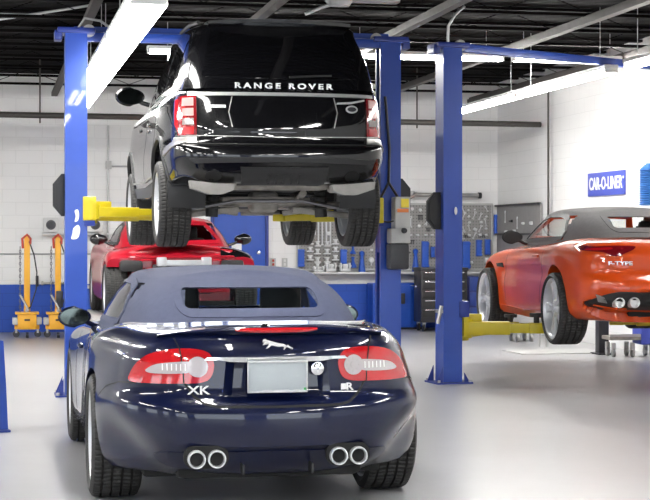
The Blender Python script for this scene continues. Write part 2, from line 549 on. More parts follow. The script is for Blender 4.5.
def lay(bv, t, zm, y0):
    xs = [v[0] for v in t.v]; x0 = min(xs); x2 = max(xs); x1 = (x0+x2)/2
    y = [hit(bv, 'Y', (q, zm), .003).y for q in (x0, x1, x2)]
    sl = (hit(bv, 'Y', (x1, zm+.02), .003).y-hit(bv, 'Y', (x1, zm-.02), .003).y)/.04
    out = []
    for x, yy, z in t.v:
        a = (x-x1)*(x-x2)/((x0-x1)*(x0-x2)); b = (x-x0)*(x-x2)/((x1-x0)*(x1-x2)); c = (x-x0)*(x-x1)/((x2-x0)*(x2-x1))
        out.append((x, a*y[0]+b*y[1]+c*y[2]+sl*(z-zm)-.003-(.006 if yy < y0 else 0), z))
    t.v = out
GB = [(0,-.32,.96),(.36,-.30,.96),(.56,-.17,.955),(.655,.12,.95),(.71,.5,.92),(.745,1.0,.88),(.745,1.5,.875),(.72,1.95,.87),(.50,2.28,.90),(0,2.42,.905)]
GT = [(0,.34,1.232),(.29,.36,1.228),(.40,.42,1.222),(.465,.6,1.228),(.50,.82,1.24),(.52,1.1,1.245),(.52,1.38,1.235),(.51,1.58,1.205),(.38,1.68,1.21),(0,1.73,1.22)]
GBU = [.035,.035,.05,.055,.045,.035,.03,.02,.02,.02]
def sports_top(root, p, mt, glass):
    def tr(q): return (q[0]*p.get('gw', 1), q[1], q[2]+p.get('gz', 0))
    me = net([[Vector(v) for v in r] for r in gh_rows([tr(q) for q in GB], [tr(q) for q in GT], GBU, crown=p.get('crown', .035))], 6, 4)
    bv = bvh_of(me); gz = p.get('gz', 0)
    def pred(c):
        z = c.z-gz
        if c.y < .34 and abs(c.x) < .37 and 1.045 < z < 1.168: return True
        if abs(c.x) > .45 and (.52 < c.y < 1.86 and .94 < z < 1.18 and z < 1.19-(c.y-1.45)*.55): return True
        if c.y > 1.62 and abs(c.x) < .55 and .95 < z < 1.19: return True
        return False
    hole(me, pred)
    if p.get('windscreen_col'):
        for q in me.polygons:
            if q.center.y > 1.62: q.material_index = 1
    o = link(p.get('topname', 'soft_top'), me, [mt, p.get('windscreen_col', 'black_plastic')], root, 50)
    w = overlay(bv, 'Y', rrect(0, 1.107+gz, .80, .135, .055), .002, .004, .06).build('rear_window', glass, o, 50)
    b = strip(bv, 'Y', rrect(0, 1.107+gz, .82, .155, .06), .045, .006, True).build('window_seal', mt if p.get('sealmt') is None else p['sealmt'], o, 50)
    for ax, nm in (('L', 'side_window'), ('R', 'side_window')):
        pts = [(.56, .955+gz), (.50, 1.02+gz), (.66, 1.15+gz), (.9, 1.185+gz), (1.3, 1.185+gz), (1.5, 1.155+gz), (1.88, .925+gz)]
        overlay(bv, ax, pts, .001, .004, .1).build(nm, glass, o, 50)
        strip(bv, ax, pts, .035, .006, True).build('window_trim', p.get('wtrim', 'black_plastic'), o, 50)
    pts = [(-.58, .955+gz), (-.42, 1.185+gz), (0, 1.205+gz), (.42, 1.185+gz), (.58, .955+gz), (0, .935+gz)]
    overlay(bv, 'F', pts, .001, .004, .1).build('windshield', glass, o, 50)
    strip(bv, 'F', pts, .05, .006, True).build('windshield_trim', p.get('wstrim', 'black_plastic'), o, 50)
    return bv
def door_mirror(root, x, y, z, m, s=1, sc=1., glassm='mirror_glass'):
    mb = MB()
    bm = bmesh.new(); bmesh.ops.create_uvsphere(bm, u_segments=20, v_segments=12, radius=1)
    for v in bm.verts:
        v.co.x *= .115*sc; v.co.z *= .075*sc; v.co.y = v.co.y*.09*sc if v.co.y > 0 else v.co.y*.012
        if v.co.x*s < 0: v.co.z *= .85
    mb._bm(bm, (x, y, z), 0)
    mb.tube([(x-s*.07, y+.02, z-.03), (x-s*.13, y+.03, z-.06), (x-s*.2, y+.04, z-.08)], .018*sc)
    o = mb.build('door_mirror', m, root, 50)
    g = MB().lathe([(0, -.015), (1, -.0148), (1, -.011), (0, -.011)], axis='Y', n=28)
    g.v = [(vx*.098*sc, vy, vz*.06*sc) for vx, vy, vz in g.v]
    g.xf(Matrix.Translation((x, y, z))); g.build('mirror_glass', glassm, o, 50)
    return o
def tip_mb(x, y, z, r, l=.14, inner=1):
    mb = MB()
    mb.lathe([(r*.74, .002), (r*.84, -.010), (r*.96, -.010), (r, 0), (r, l), (r*.86, l), (r*.76, .014)], c=(x, y, z), axis='Y', n=28, closed=True)
    mb.cyl((x, y+l*.22, z), (x, y+l*.24, z), r*.85, inner, n=24)
    return mb

# ------------------------------------------------------------------ navy convertible
def navy_car():
    root = empty('convertible_car', (1.456, 9.337, 0), R(0), 'dark navy convertible car with a slate blue fabric roof parked on the floor in front', 'car')
    def disp(v):
        if v.y < -.7:
            m = sstep(.285, .255, abs(v.x))*sstep(.60, .63, v.z)*sstep(.825, .80, v.z)
            v.y += .042*m
            # step where the diffuser starts
            v.y += .035*sstep(.375, .345, v.z)*sstep(.62, .5, abs(v.x))
        # hips over the rear wheels
        v.x *= 1-.080*sstep(.50, .90, v.z)*sstep(.5, -.4, v.y)
        v.x *= 1-.15*sstep(.60, .33, v.z)*sstep(-.35, -.7, v.y)
        h = math.exp(-((v.y-.05)/.42)**2)*math.exp(-((v.z-.86)/.10)**2)
        if abs(v.x) > .6: v.x += .012*h
        return v
    full, me, ax = sports_body({'disp': disp, 'w': .978})
    bv = bvh_of(full)
    body = link('body', me, ['navy_paint', 'dark_void'], root, 32)
    sports_top(root, {'sealmt': 'navy_canvas', 'wtrim': 'navy_canvas', 'wstrim': 'navy_paint', 'windscreen_col': 'navy_paint'}, 'navy_canvas', 'clear_glass')
    seat(root, -.32, 1.1, .40, 'leather_grey'); seat(root, .32, 1.1, .40, 'leather_grey')
    MB().box((0, 1.86, .86), (1.1, .22, .12), bev=.04).build('dashboard', 'leather', root)
    MB().tube([(-.32+.17*math.cos(t), 1.66-.03*math.sin(t), .86+.17*math.sin(t)) for t in [2*PI*i/24 for i in range(24)]], .014, closed=True).build('steering_wheel', 'leather', root, 60)
    # chrome line at the foot of the roof
    bvt = bv
    pts = [(-.72, .55), (-.70, .15), (-.61, -.2), (-.38, -.37), (0, -.39), (.38, -.37), (.61, -.2), (.70, .15), (.72, .55)]
    strip(bv, 'Z', smooth_loop(pts, 4, False), .009, .010, thick=.015).build('roof_trim', 'chrome', body, 50)
    # rear lip spoiler
    mb = MB(); N = 25; sec = []
    for i in range(N):
        x = -.60+1.2*i/(N-1); t = abs(x)/.60; yb = -.925+.16*t*t; zt = .992-.045*t**2.5; h = .028*(1-t**4)+.003
        sec += [(x, yb, zt), (x, yb-.012, zt-h*.4), (x, yb+.005, zt-h), (x, yb+.05, zt-h-.02), (x, yb+.17, zt-.022), (x, yb+.13, zt-.004)]
    fs = [(i*6+k, (i+1)*6+k, (i+1)*6+(k+1) % 6, i*6+(k+1) % 6) for i in range(N-1) for k in range(6)]
    fs += [tuple(range(6)), tuple(range((N-1)*6, N*6))]
    mb.add(sec, fs); sp = mb.build('spoiler', 'navy_paint', root, 40)
    mb = MB(); sec = []
    for i in range(17):
        x = -.215+.43*i/16; t = abs(x)/.60; yb = -.941+.16*t*t; zt = .990-.03*t**2.5
        w = .018*(1-(abs(x)/.24)**4)
        sec += [(x, yb, zt-.003), (x, yb-.006, zt-.006-w*.5), (x, yb, zt-.010-w), (x, yb+.02, zt-.01-w), (x, yb+.02, zt-.003)]
    fs = [(i*5+k, (i+1)*5+k, (i+1)*5+(k+1) % 5, i*5+(k+1) % 5) for i in range(16) for k in range(5)]+[tuple(range(5)), tuple(range(80, 85))]
    mb.add(sec, fs).build('brake_light', 'lens_red', sp, 40)
    # lights
    for s in (1, -1):
        tr = (lambda q: q) if s > 0 else mx
        ol = smooth_loop([(.325, .79), (.335, .838), (.37, .868), (.45, .880), (.55, .874), (.64, .848), (.70, .800), (.735, .74), (.735, .706), (.66, .702), (.50, .703), (.39, .708), (.342, .735)], 4)
        t = overlay(bv, 'Y', tr(ol), .010, .03, .03).build('tail_light', 'lens_red', root, 45)
        t['label'] = 'red and clear tail light'
        rv = smooth_loop([(.44, .812), (.54, .810), (.62, .795), (.66, .762), (.60, .752), (.44, .762)], 4)
        overlay(bv, 'Y', tr(rv), .014, .01, .03).build('reversing_lens', 'lens_clear', t, 45)
        m = MB(); overlay(bv, 'Y', tr(circ(.408, .788, .052)), .015, .01, .03, mb=m)
        overlay(bv, 'Y', tr(circ(.408, .788, .018)), .019, .01, .03, mi=1, mb=m)
        for k in range(8):
            a = 2*PI*k/8; overlay(bv, 'Y', tr(circ(.408+.032*math.cos(a), .788+.032*math.sin(a), .0065, 8)), .018, .01, .03, mi=1, mb=m)
        m.build('round_lens', ['lens_clear', 'dark_alloy'], t, 45)
        for k in range(6):
            x = .47+.022*k
            overlay(bv, 'Y', tr(rrect(x, .786, .004, .034, .001, 1)), .0155, .01, .03).build('lens_rib', 'fixture_white', t, 45)
        # shut lines
        strip(bv, 'Y', tr([(.475, .702), (.462, .69), (.43, .64), (.38, .602), (.32, .588), (0, .584)]), .012, .0012).build('shut_line', 'dark_void', body, 45)
        strip(bv, 'Y', tr([(.478, .705), (.482, .79), (.495, .875), (.52, .93)]), .006, .012).build('shut_line', 'dark_void', body, 45)
        strip(bv, 'L' if s < 0 else 'R', [(-.76, .70), (-.62, .695), (-.45, .66), (-.35, .60)], .006, .0012).build('shut_line', 'dark_void', body, 45)
        strip(bv, 'L' if s < 0 else 'R', [(.62, .92), (.60, .60), (.66, .33)], .006, .0012).build('shut_line', 'dark_void', body, 45)
        strip(bv, 'L' if s < 0 else 'R', [(1.95, .88), (1.98, .55), (1.94, .30)], .006, .0012).build('shut_line', 'dark_void', body, 45)
        MB().box((s*.915, .78, .80), (.03, .2, .028), bev=.01).build('door_handle', 'navy_paint', body, 45)
        door_mirror(root, s*.905, 1.66, .93, 'navy_paint', s, .95)
        # exhaust pairs
        for dx in (-.052, .052):
            tip_mb(s*.37+dx, -.985, .322, .047).build('exhaust_tip', ['badge_silver', 'dark_void'], root, 45)
        MB().prism(rrect(s*.37, .330, .23, .115, .05), 'Y', -.962, -.93).build('exhaust_surround', 'dark_void', root, 45)
        # head lights
        hl = smooth_loop([(.48, .56), (.56, .62), (.70, .66), (.80, .68), (.80, .62), (.68, .56)], 4)
        overlay(bv, 'F', tr(hl), .008, .02, .04).build('head_light', 'lens_clear', root, 45)
        for yy in (0, 2.6): wheel(root, s*(.772 if yy == 0 else .76), yy, .345, .345, .275, .262, 10, double=False)
    # chrome strip, plate, badges
    m = MB(); overlay(bv, 'Y', [(-.375, .822), (-.36, .836), (.36, .836), (.375, .822)], .016, .02, .05, mb=m)
    m.build('chrome_strip', 'chrome', root, 40)
    pl = MB().box((0, -.948, .735), (.31, .010, .160), bev=.004).build('license_plate', 'white_plate', root, 40)
    pl['label'] = 'blank pale licence plate in a metal frame'
    m = MB()
    for (cx, cz, w, h) in ((0, .812, .315, .010), (0, .658, .315, .010), (-.154, .735, .008, .16), (.154, .735, .008, .16)):
        m.box((cx, -.957, cz), (w, .008, h), bev=.002)
    m.build('plate_frame', 'plate_frame', pl, 40)
    for (cx, w) in ((-.055, .05), (.02, .08), (.10, .03)): MB().box((cx, -.9618, .664), (w, .002, .007)).build('plate_sticker', 'plate_frame', pl, 40)
    MB().box((.142, -.9618, .672), (.012, .002, .012)).build('plate_sticker', 'green_mark', pl, 40)
    for s in (-1, 1):
        pass
    # leaping cat silhouette
    cat = [(-.105,.020),(-.098,.028),(-.085,.031),(-.072,.026),(-.05,.020),(-.02,.014),(.015,.006),(.045,.003),(.062,-.002),(.085,-.014),(.108,-.026),(.12,-.027),(.118,-.021),(.10,-.014),(.083,-.003),
           (.075,-.006),(.070,-.018),(.055,-.030),(.05,-.027),(.058,-.016),(.045,-.010),(.025,-.012),(.0,-.010),(-.02,-.006),(-.04,-.004),(-.055,-.012),(-.072,-.022),(-.080,-.020),(-.07,-.010),(-.058,.0),(-.066,.005),(-.085,.002),(-.10,-.002),(-.102,.004),(-.088,.010),(-.085,.014),(-.098,.013)]
    overlay(bv, 'Y', [(x*.70, z*.85+.896) for x, z in cat], .016, .03, .05).build('badge', 'badge_silver', root, 40)
    t = text_mb('XK', .060, .005, bold=.001, sx=1.35).xf(Matrix.Translation((-.405, -.93, .668)) @ FACE_Y)
    # lay the letters on the panel
    lay(bv, t, .668, -.93)
    t.build('letters', 'badge_silver', root, 30)
    m = MB(); m.merge(text_mb('R', .052, .005, bold=.001, sx=1.2).xf(Matrix.Translation((.385, -.93, .675)) @ FACE_Y))
    m.box((.348, -.93, .677), (.018, .01, .030), 1); m.box((.363, -.93, .677), (.010, .01, .030), 2)
    lay(bv, m, .675, -.93)
    b = m.build('badge', ['badge_silver', 'green_mark', 'lens_red'], root, 30)
    m = MB(); m.lathe([(0, -.012), (.012, -.012), (.02, -.006), (.034, -.005), (.036, 0), (.036, .03), (0, .03)], c=(.215, -.925, .772), axis='Y', n=24)
    m.box((.215, -.94, .772), (.05, .006, .012), bev=.002); m.box((.215, -.94, .772), (.012, .006, .05), bev=.002)
    m.build('trunk_lock', 'chrome', root, 40)
    # little crown-like lens above the spoiler
    m = MB(); m.lathe([(0, .02), (.014, .018), (.024, .004), (.026, 0), (0, 0)], c=(-.045, -.84, .985), axis='Z', n=16); m.build('boot_badge', 'chrome', root, 40)
    # lower valance and diffuser
    m = MB(); overlay(bv, 'Y', smooth_loop([(-.60, .345), (-.3, .352), (0, .355), (.3, .352), (.60, .345), (.55, .27), (.3, .235), (0, .23), (-.3, .235), (-.55, .27)], 4), .006, .03, .05, mb=m)
    m.build('diffuser', 'navy_paint', root, 45)
    for s in (-1, 1): MB().box((s*.0+s*.18, -.93, .262), (.012, .10, .05), bev=.003).build('diffuser_fin', 'black_plastic', root, 45)
    MB().box((0, -.55, .25), (1.0, .4, .13), bev=.05).build('muffler', 'dark_void', root, 45)
    MB().box((0, 1.3, .20), (1.3, 3.6, .06), bev=.02).build('underbody', 'dark_void', root, 45)
    return root
navy_car()

# ------------------------------------------------------------------ black SUV on the lift
SUVZ = 1.52
def suv():
    root = empty('suv_car', (2.455, 14.80, SUVZ), 0, 'glossy black sport utility car raised high on the blue two-post lift', 'car')
    plan = [(0,-1.06),(.45,-1.045),(.74,-.99),(.885,-.85),(.955,-.52),(.985,0),(.985,.6),(.98,1.45),(.98,2.3),(.985,2.92),(.96,3.3),(.84,3.64),(.46,3.82),(0,3.86)]
    rows = [
        (0,   -.60, 3.2, (.42,.42,.40,.36,.38,.38)),
        (.74, -.74, 3.3, (.40,.42,.40,.34,.36,.36)),
        (.92, -.92, 3.6, (.40,.44,.36,.30,.32,.36)),
        (.965,-1.00,3.76,(.46,.50,.42,.36,.38,.42)),
        (.985,-1.04,3.84,(.54,.56,.52,.46,.48,.50)),
        (.998,-1.06,3.86,(.60,.62,.60,.56,.58,.58)),
        (1.0, -1.06,3.86,(.66,.67,.68,.66,.68,.68)),
        (.998,-1.045,3.85,(.705,.72,.74,.74,.76,.76)),
        (.985,-.985,3.84,(.735,.76,.82,.84,.86,.84)),
        (.975,-.98,3.83,(.90,.90,.93,.94,.95,.92)),
        (.965,-.965,3.80,(1.06,1.04,1.04,1.04,1.04,1.0)),
        (.955,-.95,3.74,(1.16,1.14,1.13,1.13,1.11,1.05)),
        (.925,-.92,3.66,(1.215,1.20,1.19,1.185,1.15,1.08)),
        (.85, -.84,3.5, (1.225,1.22,1.21,1.205,1.175,1.10)),
        (.45, -.6, 3.0, (1.23,1.23,1.22,1.21,1.20,1.13)),
        (0,   -.5, 2.9, (1.23,1.23,1.22,1.21,1.20,1.14))]
    full = net(body_rows(plan, rows), 6, 5)
    axb = [(0, .36), (2.92, .36)]
    me = arch_cut(full, axb, .455, .62)
    paint_arches(me, axb, .455, .62)
    for p in me.polygons:
        c = p.center
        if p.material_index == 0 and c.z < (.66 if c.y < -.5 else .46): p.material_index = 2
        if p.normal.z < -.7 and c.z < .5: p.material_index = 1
    bv = bvh_of(full)
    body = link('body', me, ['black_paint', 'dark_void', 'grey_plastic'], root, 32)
    gb = [(0,-.935,1.20),(.48,-.925,1.20),(.76,-.86,1.20),(.865,-.62,1.195),(.885,0,1.19),(.885,1.0,1.18),(.875,1.75,1.175),(.85,2.3,1.16),(.62,2.72,1.14),(0,2.9,1.14)]
    gt = [(0,-.74,1.775),(.40,-.73,1.772),(.60,-.675,1.768),(.665,-.45,1.785),(.69,.2,1.815),(.69,.9,1.825),(.68,1.35,1.81),(.66,1.6,1.785),(.48,1.72,1.785),(0,1.79,1.79)]
    gme = net(gh_rows(gb, gt, [.02,.02,.03,.03,.03,.03,.03,.02,.04,.04], crown=.04), 6, 4)
    gv = bvh_of(gme)
    g = link('cabin', gme, ['black_paint'], root, 45)
    # rear window (opening tailgate glass), side glass
    ol = [(-.69, 1.300), (-.59, 1.735), (-.30, 1.752), (0, 1.757), (.30, 1.752), (.59, 1.735), (.69, 1.300), (.3, 1.292), (-.3, 1.292)]
    overlay(gv, 'Y', ol, .006, .02, .08).build('rear_window', 'tinted_glass', g, 45)
    MB().tube([(.05, -.965, 1.30), (.30, -.955, 1.315), (.42, -.95, 1.32)], .009).build('wiper', 'black_plastic', g, 50)
    for a, s in (('L', -1), ('R', 1)):
        for pts in ([(-.50, 1.27), (-.36, 1.66), (.30, 1.70), (.36, 1.27)], [(.42, 1.27), (.36, 1.70), (1.16, 1.715), (1.20, 1.27)], [(1.26, 1.27), (1.22, 1.715), (1.45, 1.70), (2.12, 1.27)]):
            overlay(gv, a, pts, .005, .02, .1).build('side_window', 'tinted_glass', g, 45)
        strip(gv, a, [(-.54, 1.245), (2.2, 1.235)], .02, .008).build('window_trim', 'chrome', g, 45)
        MB().tube([(s*.665, -.45, 1.815), (s*.685, 0, 1.845), (s*.69, .9, 1.86), (s*.675, 1.45, 1.835)], .016).build('roof_rail', 'black_plastic', g, 50)
        # side vents, sills, lower trim
        strip(bv, a, [(.50, .40), (1.3, .37), (2.42, .39)], .10, .010, thick=.02).build('side_sill', 'grey_plastic', root, 45)
        strip(bv, a, [(.48, .50), (1.3, .47), (2.44, .49)], .02, .014, thick=.02).build('sill_trim', 'steel', root, 45)
        for y0 in (.42, 1.30): strip(bv, a, [(y0, 1.18), (y0-.02, .8), (y0+.05, .5)], .008, .0012).build('shut_line', 'dark_void', body, 45)
        for y0 in (.60, 1.50): MB().box((s*.995, y0, .98), (.03, .2, .03), bev=.01).build('door_handle', 'black_paint', body, 45)
        # body line
        strip(bv, a, [(-.55, 1.085), (1.0, 1.085), (2.4, 1.085)], .012, .003).build('body_line', 'chrome', body, 45)
        # arch lips
        for yy in (0, 2.92):
            pts = [(yy+.47*math.cos(t), .36+.47*math.sin(t)) for t in [PI*(-.05+1.1*k/22) for k in range(23)]]
            strip(bv, a, pts, .035, .012, thick=.03).build('arch_lip', 'black_plastic', root, 45)
            # inner liner
            mb = MB(); vs = []; fs = []; n = 20
            for k in range(n+1):
                t = PI*(-.12+1.24*k/n)
                for x in (.60, .93): vs.append((s*x, yy+.452*math.cos(t), .36+.452*math.sin(t)))
            fs = [(2*k, 2*k+1, 2*k+3, 2*k+2) for k in range(n)]
            mb.add(vs, fs).build('wheel_liner', 'black_plastic', root, 50)
            wheel(root, s*.852, yy, .235, .385, .285, .275, 7, double=True, dish=.01)
        # mud flaps
        mb = MB(); mb.prism([(-.36, .60), (-.38, .34), (-.42, .27), (-.44, .36), (-.47, .60)], 'X', s*.76, s*.93)
        mb.build('mud_flap', 'black_plastic', root, 45)
        mb = MB(); mb.prism([(2.50, .55), (2.48, .20), (2.43, .20), (2.42, .55)], 'X', s*.72, s*.95)
        mb.build('mud_flap', 'black_plastic', root, 45)
        door_mirror(root, s*1.05, 2.08, 1.37, 'black_paint', s, 1.32)
        # tail lights: a tall stack of lenses wrapping the corner
        tr = (lambda q: q) if s > 0 else mx
        t = overlay(bv, 'Y', tr([(.735, .80), (.735, 1.145), (.865, 1.135), (.875, .80)]), .012, .05, .05).build('tail_light', 'lens_dark_red', root, 45)
        t['label'] = 'tall tail light with stacked red and clear lenses'
        for (z0, z1, mm) in ((1.05, 1.12, 'lens_pink'), (.965, 1.03, 'lens_pink'), (.89, .945, 'lens_grey'), (.81, .87, 'lens_red')):
            overlay(bv, 'Y', tr([(.755, z0), (.755, z1), (.835, z1), (.84, z0)]), .02, .02, .05).build('lens', mm, t, 45)
        strip(bv, a, [(-.84, .735), (-.84, 1.14)], .006, .002).build('shut_line', 'dark_void', body, 45)
        overlay(bv, a, [(-.85, .80), (-.85, 1.13), (-.66, 1.11), (-.70, .90), (-.80, .80)], .010, .03, .05).build('side_marker', 'lens_red', t, 45)
        # silver bar under the lamp, running round the corner
        overlay(bv, 'Y', tr([(.735, .735), (.735, .79), (.90, .79), (.92, .74)]), .010, .03, .05).build('bumper_accent', 'steel', root, 45)
        overlay(bv, a, [(-.86, .735), (-.86, .785), (-.42, .69), (-.42, .64)], .010, .03, .05).build('bumper_accent', 'steel', root, 45)
        # flat exhaust outlets
        mb = MB()
        o = [(s*.42, .385), (s*.43, .335), (s*.52, .300), (s*.64, .300), (s*.79, .350), (s*.80, .415), (s*.60, .395)]
        mb.prism(o, 'Y', -.985, -.84); mb.build('exhaust_tip', 'brushed_steel', root, 40)
        overlay(bv, 'Y', tr(circ(.60, .455, .07, 20, .045)), .003, .01, .04).build('tow_hole', 'dark_void', root, 40)
        # suspension
        mb = MB()
        mb.box((s*.52, -.02, .16), (.55, .10, .055), rot=Matrix.Rotation(s*R(6), 4, 'Y'), bev=.015)
        mb.box((s*.50, .22, .20), (.60, .07, .05), rot=Matrix.Rotation(s*R(-8), 4, 'Y') @ Matrix.Rotation(s*R(-14), 4, 'Z'), bev=.015)
        mb.build('control_arm', 'raw_steel', root, 45)
        mb = MB(); mb.tube([(s*.48, -.10, .55), (s*.50, -.09, .12)], .055, n=14)
        for k in range(6): mb.lathe([(.06, -.008), (.072, 0), (.06, .008)], c=(s*.49, -.095, .2+.05*k), axis='Z', n=14)
        mb.build('air_spring', 'rubber', root, 45)
        mb = MB().tube([(s*.08, .02, .25), (s*.70, 0, .235)], .028, n=12); mb.build('drive_shaft', 'raw_steel', root, 45)
        mb = MB(); mb.tube([(s*.48, 2.92, .22), (s*.72, 2.9, .18)], .03); mb.box((s*.5, 2.95, .2), (.55, .12, .05), bev=.015); mb.build('control_arm', 'raw_steel', root, 45)
    # tailgate graphics
    strip(bv, 'Y', [(-.80, 1.150), (0, 1.153), (.80, 1.150)], .026, .014, thick=.02).build('chrome_strip', 'badge_silver', root, 45)
    overlay(bv, 'Y', [(-.42, .86), (-.46, 1.10), (.46, 1.10), (.42, .86)], .004, .01, .08).build('plate_recess', 'tinted_glass', root, 45)
    for word, wx in (('RANGE', -.222), ('ROVER', .235)):
        m = text_mb(word, .064, .006, bold=.002, sx=1.45, spacing=1.5).xf(Matrix.Translation((wx, -.975, 1.222)) @ FACE_Y)
        m.v = [(x, -.947-(.014 if y < -.975 else 0), z) for x, y, z in m.v]
        m.build('letters', 'badge_silver', root, 30)
    for s in (-1, 1):
        tr = (lambda q: q) if s > 0 else mx
        strip(bv, 'Y', tr([(.44, 1.13), (.47, 1.0), (.44, .87)]), .008, .006).build('recess_edge', 'steel', body, 45)
    overlay(bv, 'Y', [(.46, 1.075), (.47, 1.09), (.60, 1.10), (.72, 1.125), (.72, 1.11), (.6, 1.082)], .008, .02, .05).build('trim_curve', 'badge_silver', body, 45)
    overlay(bv, 'Y', circ(.60, 1.035, .054, 20, .034), .008, .01, .05).build('oval_badge', 'badge_silver', root, 45)
    overlay(bv, 'Y', circ(.60, 1.035, .040, 20, .020), .011, .01, .05).build('oval_badge', 'tool_dark', root, 45)
    overlay(bv, 'Y', rrect(-.56, 1.045, .13, .024, .004), .008, .01, .05).build('script_badge', 'badge_silver', root, 45)
    strip(bv, 'Y', [(-.90, .728), (0, .722), (.90, .728)], .012, .004).build('shut_line', 'dark_void', body, 45)
    strip(bv, 'Y', [(-.86, .80), (0, .785), (.86, .80)], .006, .006).build('tailgate_crease', 'steel', body, 45)
    strip(bv, 'Y', [(-.74, 1.15), (-.735, .9), (-.72, .74)], .006, .003).build('shut_line', 'dark_void', body, 45)
    strip(bv, 'Y', [(.74, 1.15), (.735, .9), (.72, .74)], .006, .003).build('shut_line', 'dark_void', body, 45)
    # lower bumper insert with ribs
    m = MB(); overlay(bv, 'Y', [(-.80, .60), (0, .615), (.80, .60), (.76, .56), (0, .575), (-.76, .56)], .012, .03, .06, mb=m)
    m.build('bumper_ledge', 'black_plastic', root, 45)
    m = MB()
    overlay(bv, 'Y', [(-.38, .53), (.38, .53), (.35, .36), (0, .335), (-.35, .36)], .014, .05, .05, mb=m)
    for k in range(5): overlay(bv, 'Y', rrect(-.13+.065*k, .44, .018, .07, .004, 2), .022, .03, .05, mb=m)
    m.build('skid_plate', 'black_plastic', root, 45)
    # roof spoiler
    mb = MB(); N = 17; sec = []
    for i in range(N):
        x = -.62+1.24*i/(N-1); t = abs(x)/.62; y = -.90+.10*t*t; z = 1.80-.012*t*t
        sec += [(x, y, z), (x, y+.005, z-.028), (x, y+.22, z-.05), (x, y+.30, z+.015)]
    fs = [(i*4+k, (i+1)*4+k, (i+1)*4+(k+1) % 4, i*4+(k+1) % 4) for i in range(N-1) for k in range(4)]+[(0,1,2,3), tuple(range((N-1)*4, N*4))]
    mb.add(sec, fs); mb.build('roof_spoiler', 'black_paint', root, 40)
    # under-body
    mb = MB()
    mb.box((0, .0, .27), (.74, .12, .07), bev=.02); mb.box((0, .42, .25), (.80, .10, .06), bev=.02)
    mb.box((-.36, .2, .27), (.09, .55, .06), bev=.02); mb.box((.36, .2, .27), (.09, .55, .06), bev=.02)
    mb.build('rear_subframe', 'raw_steel', root, 45)
    MB().box((0, .12, .26), (.26, .30, .20), bev=.07, seg=3).build('differential', 'raw_steel', root, 50)
    mb = MB().tube([(0, .3, .27), (0, 1.5, .27), (0, 2.3, .3)], .04, n=12); mb.build('prop_shaft', 'steel', root, 50)
    mb = MB().box((0, -.52, .42), (.95, .28, .14), bev=.06, seg=3)
    mb.tube([(-.60, -.85, .36), (-.48, -.6, .36)], .035); mb.tube([(.60, -.85, .36), (.48, -.6, .36)], .035)
    mb.tube([(.28, -.4, .33), (.30, .3, .22), (.2, 1.2, .24), (.2, 2.4, .26)], .03)
    mb.build('muffler', 'raw_steel', root, 45)
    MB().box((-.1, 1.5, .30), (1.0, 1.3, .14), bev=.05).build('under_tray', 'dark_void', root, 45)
    mb = MB().tube([(-.75, -.25, .18), (-.3, -.28, .26), (.3, -.28, .26), (.75, -.25, .18)], .016); mb.build('anti_roll_bar', 'dark_alloy', root, 50)
    MB().box((0, 2.95, .25), (.8, .14, .08), bev=.02).build('front_subframe', 'raw_steel', root, 45)
    return root
suv()

